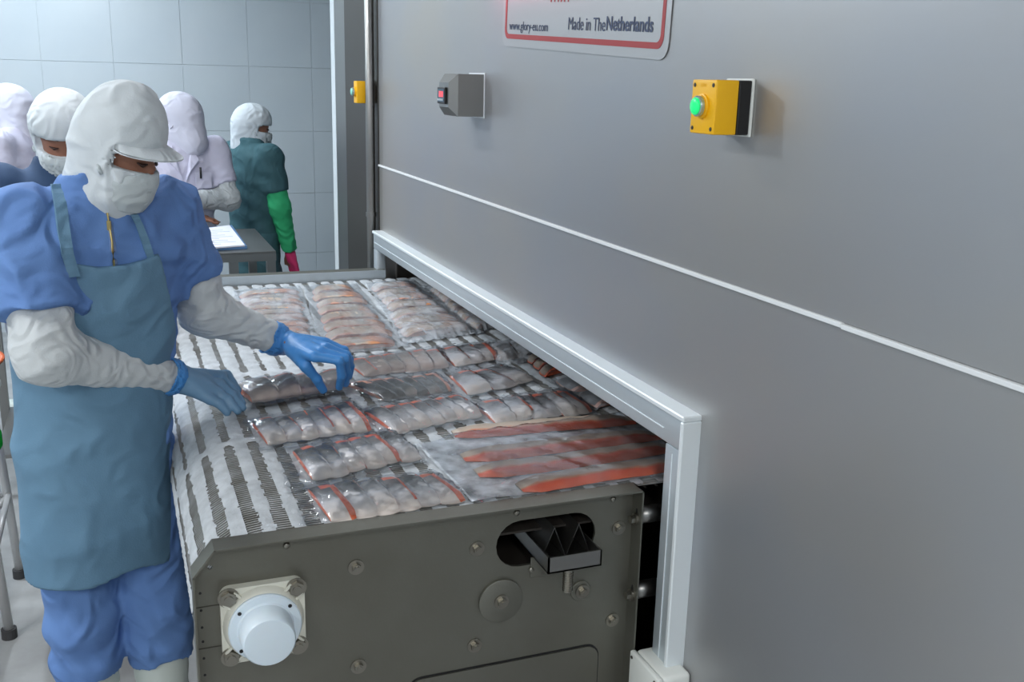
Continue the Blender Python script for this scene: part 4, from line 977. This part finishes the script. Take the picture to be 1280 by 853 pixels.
worker('worker in dark teal smock with green sleeves and pink gloves facing away', q[0]+.01, 5.52, q[2], (.82, .50), (.95, -.12), 8, 'teal', arm4, 'teal', h=.0115, seed=45, facef=True, sleeves='greensleeve', gloves='pinkglove', coat_len=.62)

# ================================================================== TABLE WITH PAPERS
TZ = .95
c1 = onz(345, 314, TZ); c2 = onz(310, 286, TZ)
tx1, ty0, ty1 = c1[0], c1[1], c2[1]; tx0 = tx1-1.15
tb = thing('work_table', 'stainless steel work table with papers on it in the background', 'table', ((tx0+tx1)/2, (ty0+ty1)/2, 0))
MB().box((tx0, ty0, TZ-.006), (tx1, ty1, TZ), .001, 1).build('table_top', 'steel', tb)
MB().box((tx0, ty0, TZ-.04), (tx1, ty0+.02, TZ-.0065)).box((tx0, ty1-.02, TZ-.04), (tx1, ty1, TZ-.0065)).box((tx0, ty0+.02, TZ-.04), (tx0+.02, ty1-.02, TZ-.0065)).box((tx1-.02, ty0+.02, TZ-.04), (tx1, ty1-.02, TZ-.0065)).build('apron_rail', 'steel', tb)
for lx in (tx0+.02, tx1-.02, tx1-.17):
    for ly in (ty0+.02, ty1-.02):
        if lx == tx1-.17 and ly > ty0+.1: continue
        MB().box((lx-.018, ly-.018, 0), (lx+.018, ly+.018, TZ-.0405)).build('leg', 'steel', tb)
MB().box((tx0+.04, ty0+.01, .16), (tx1-.04, ty1-.01, .175)).build('shelf', 'steel', tb)
def sheetq(px, z, th, name, label, m, cat):
    Q = [onz(a, b, z) for a, b in px]; V = [tuple(p) for p in Q]+[(p[0], p[1], z+th) for p in Q]
    o = pydata(name, V, [(3, 2, 1, 0), (4, 5, 6, 7), (0, 1, 5, 4), (1, 2, 6, 5), (2, 3, 7, 6), (3, 0, 4, 7)], m, None, False); tag(o, label, cat); return o, Q
fo, Q = sheetq([(205, 293), (290, 284), (309, 311), (200, 318)], TZ+.0006, .010, 'folder', 'blue folder lying under the papers on the steel table', 'folder', 'folder')
V = [Q[3]*(1-t)+Q[2]*t for t in (.28, .52)]; 
put(MB().prism([(V[0][0], V[0][1]), (V[1][0], V[1][1]), (V[1][0], V[1][1]-.004), (V[0][0], V[0][1]-.004)], lambda a, b, d: (a, b, d), TZ+.001, TZ+.010).build('yellow_tab', 'folder_y'), fo)
pa, Q = sheetq([(235, 290), (287, 283), (306, 308), (225, 314)], TZ+.0112, .006, 'paper_stack', 'open stack of printed white papers on the blue folder', 'paper', 'papers')
for r in range(9):
    v = .14+.09*r; A_, B_ = bil(Q, .42, v), bil(Q, .42+.5*(.7+.3*math.sin(r*2.1)), v)
    put(MB().box((A_[0], A_[1]-.004, TZ+.0173), (B_[0], A_[1]+.004, TZ+.0176)).build('print_line', 'print_blue'), pa)
sheetq([(200, 292), (244, 285), (266, 303), (205, 312)], TZ+.0178, .008, 'notebook', 'small white notebook lying on the papers on the table', 'paper', 'notebook')

# ================================================================== LEFT EDGE: stand with basin and bag
st = thing('trolley_stand', 'pale tubular stand behind the worker at the left edge', 'stand', (-.62, 3.25, 0))
lg = [(-.392, 3.44), (-.86, 3.44), (-.392, 3.04), (-.86, 3.04)]
for (x, y) in lg:
    xt = x-.03
    g = MB().tube([(xt, y, .66), (x, y, .03)], .014, 12).build('leg', 'stand', st, True); MB().cyl((x, y, 0), (x, y, .03), .022, n=16).build('foot', 'rubber', g)
MB().tube([(-.40, 3.04, .30), (-.40, 3.44, .30)], .010, 10).build('brace', 'stand', st, True); MB().tube([(-.40, 3.44, .30), (-.86, 3.44, .30)], .010, 10).build('brace', 'stand', st, True)
MB().tube([(-.402, 3.44, .30), (-.62, 3.24, .05), (-.86, 3.04, .06)], .009, 10).build('brace', 'stand', st, True)
MB().box((-.92, 3.0, .66), (-.39, 3.48, .685), .006).build('shelf', 'stand', st)
def bag(P):
    d = ell(P, (-.50, 3.16, .60), (.165, .15, .11)); return d+wob(P, 26, .012, 71)+wob(P, 60, .004, 72)
b_ = thing('plastic_bag', 'bright green plastic bag hanging at the left edge of the photo', 'bag', (-.50, 2.86, .5))
def bag(P):
    d = cap(P, (-.45, 2.92, .81), (-.442, 2.92, .68), .07, .105); return np.maximum(d+wob(P, 40, .009, 71)+wob(P, 90, .003, 72), P[:, 2]-.85)
imp('bag_body', bag, (-.66, 2.74, .50), (-.28, 3.08, .90), .008, 'green_bag', b_)
MB().tube([(-.47, 2.92, .84), (-.47, 2.975, .88), (-.47, 3.01, .80)], .006, 8).build('bag_handle', 'green_bag', b_, True)
bs = thing('basin', 'orange plastic basin on the stand at the left edge', 'basin', (-.52, 3.2, .686))
MB().lathe([(.13, 0), (.165, .13), (.178, .135), (.178, .142), (.158, .140), (.125, .012), (.02, .010)], (-.52, 3.19, .686), (0, 0, 1), 36).build('basin_body', 'orange_pl', bs, True)
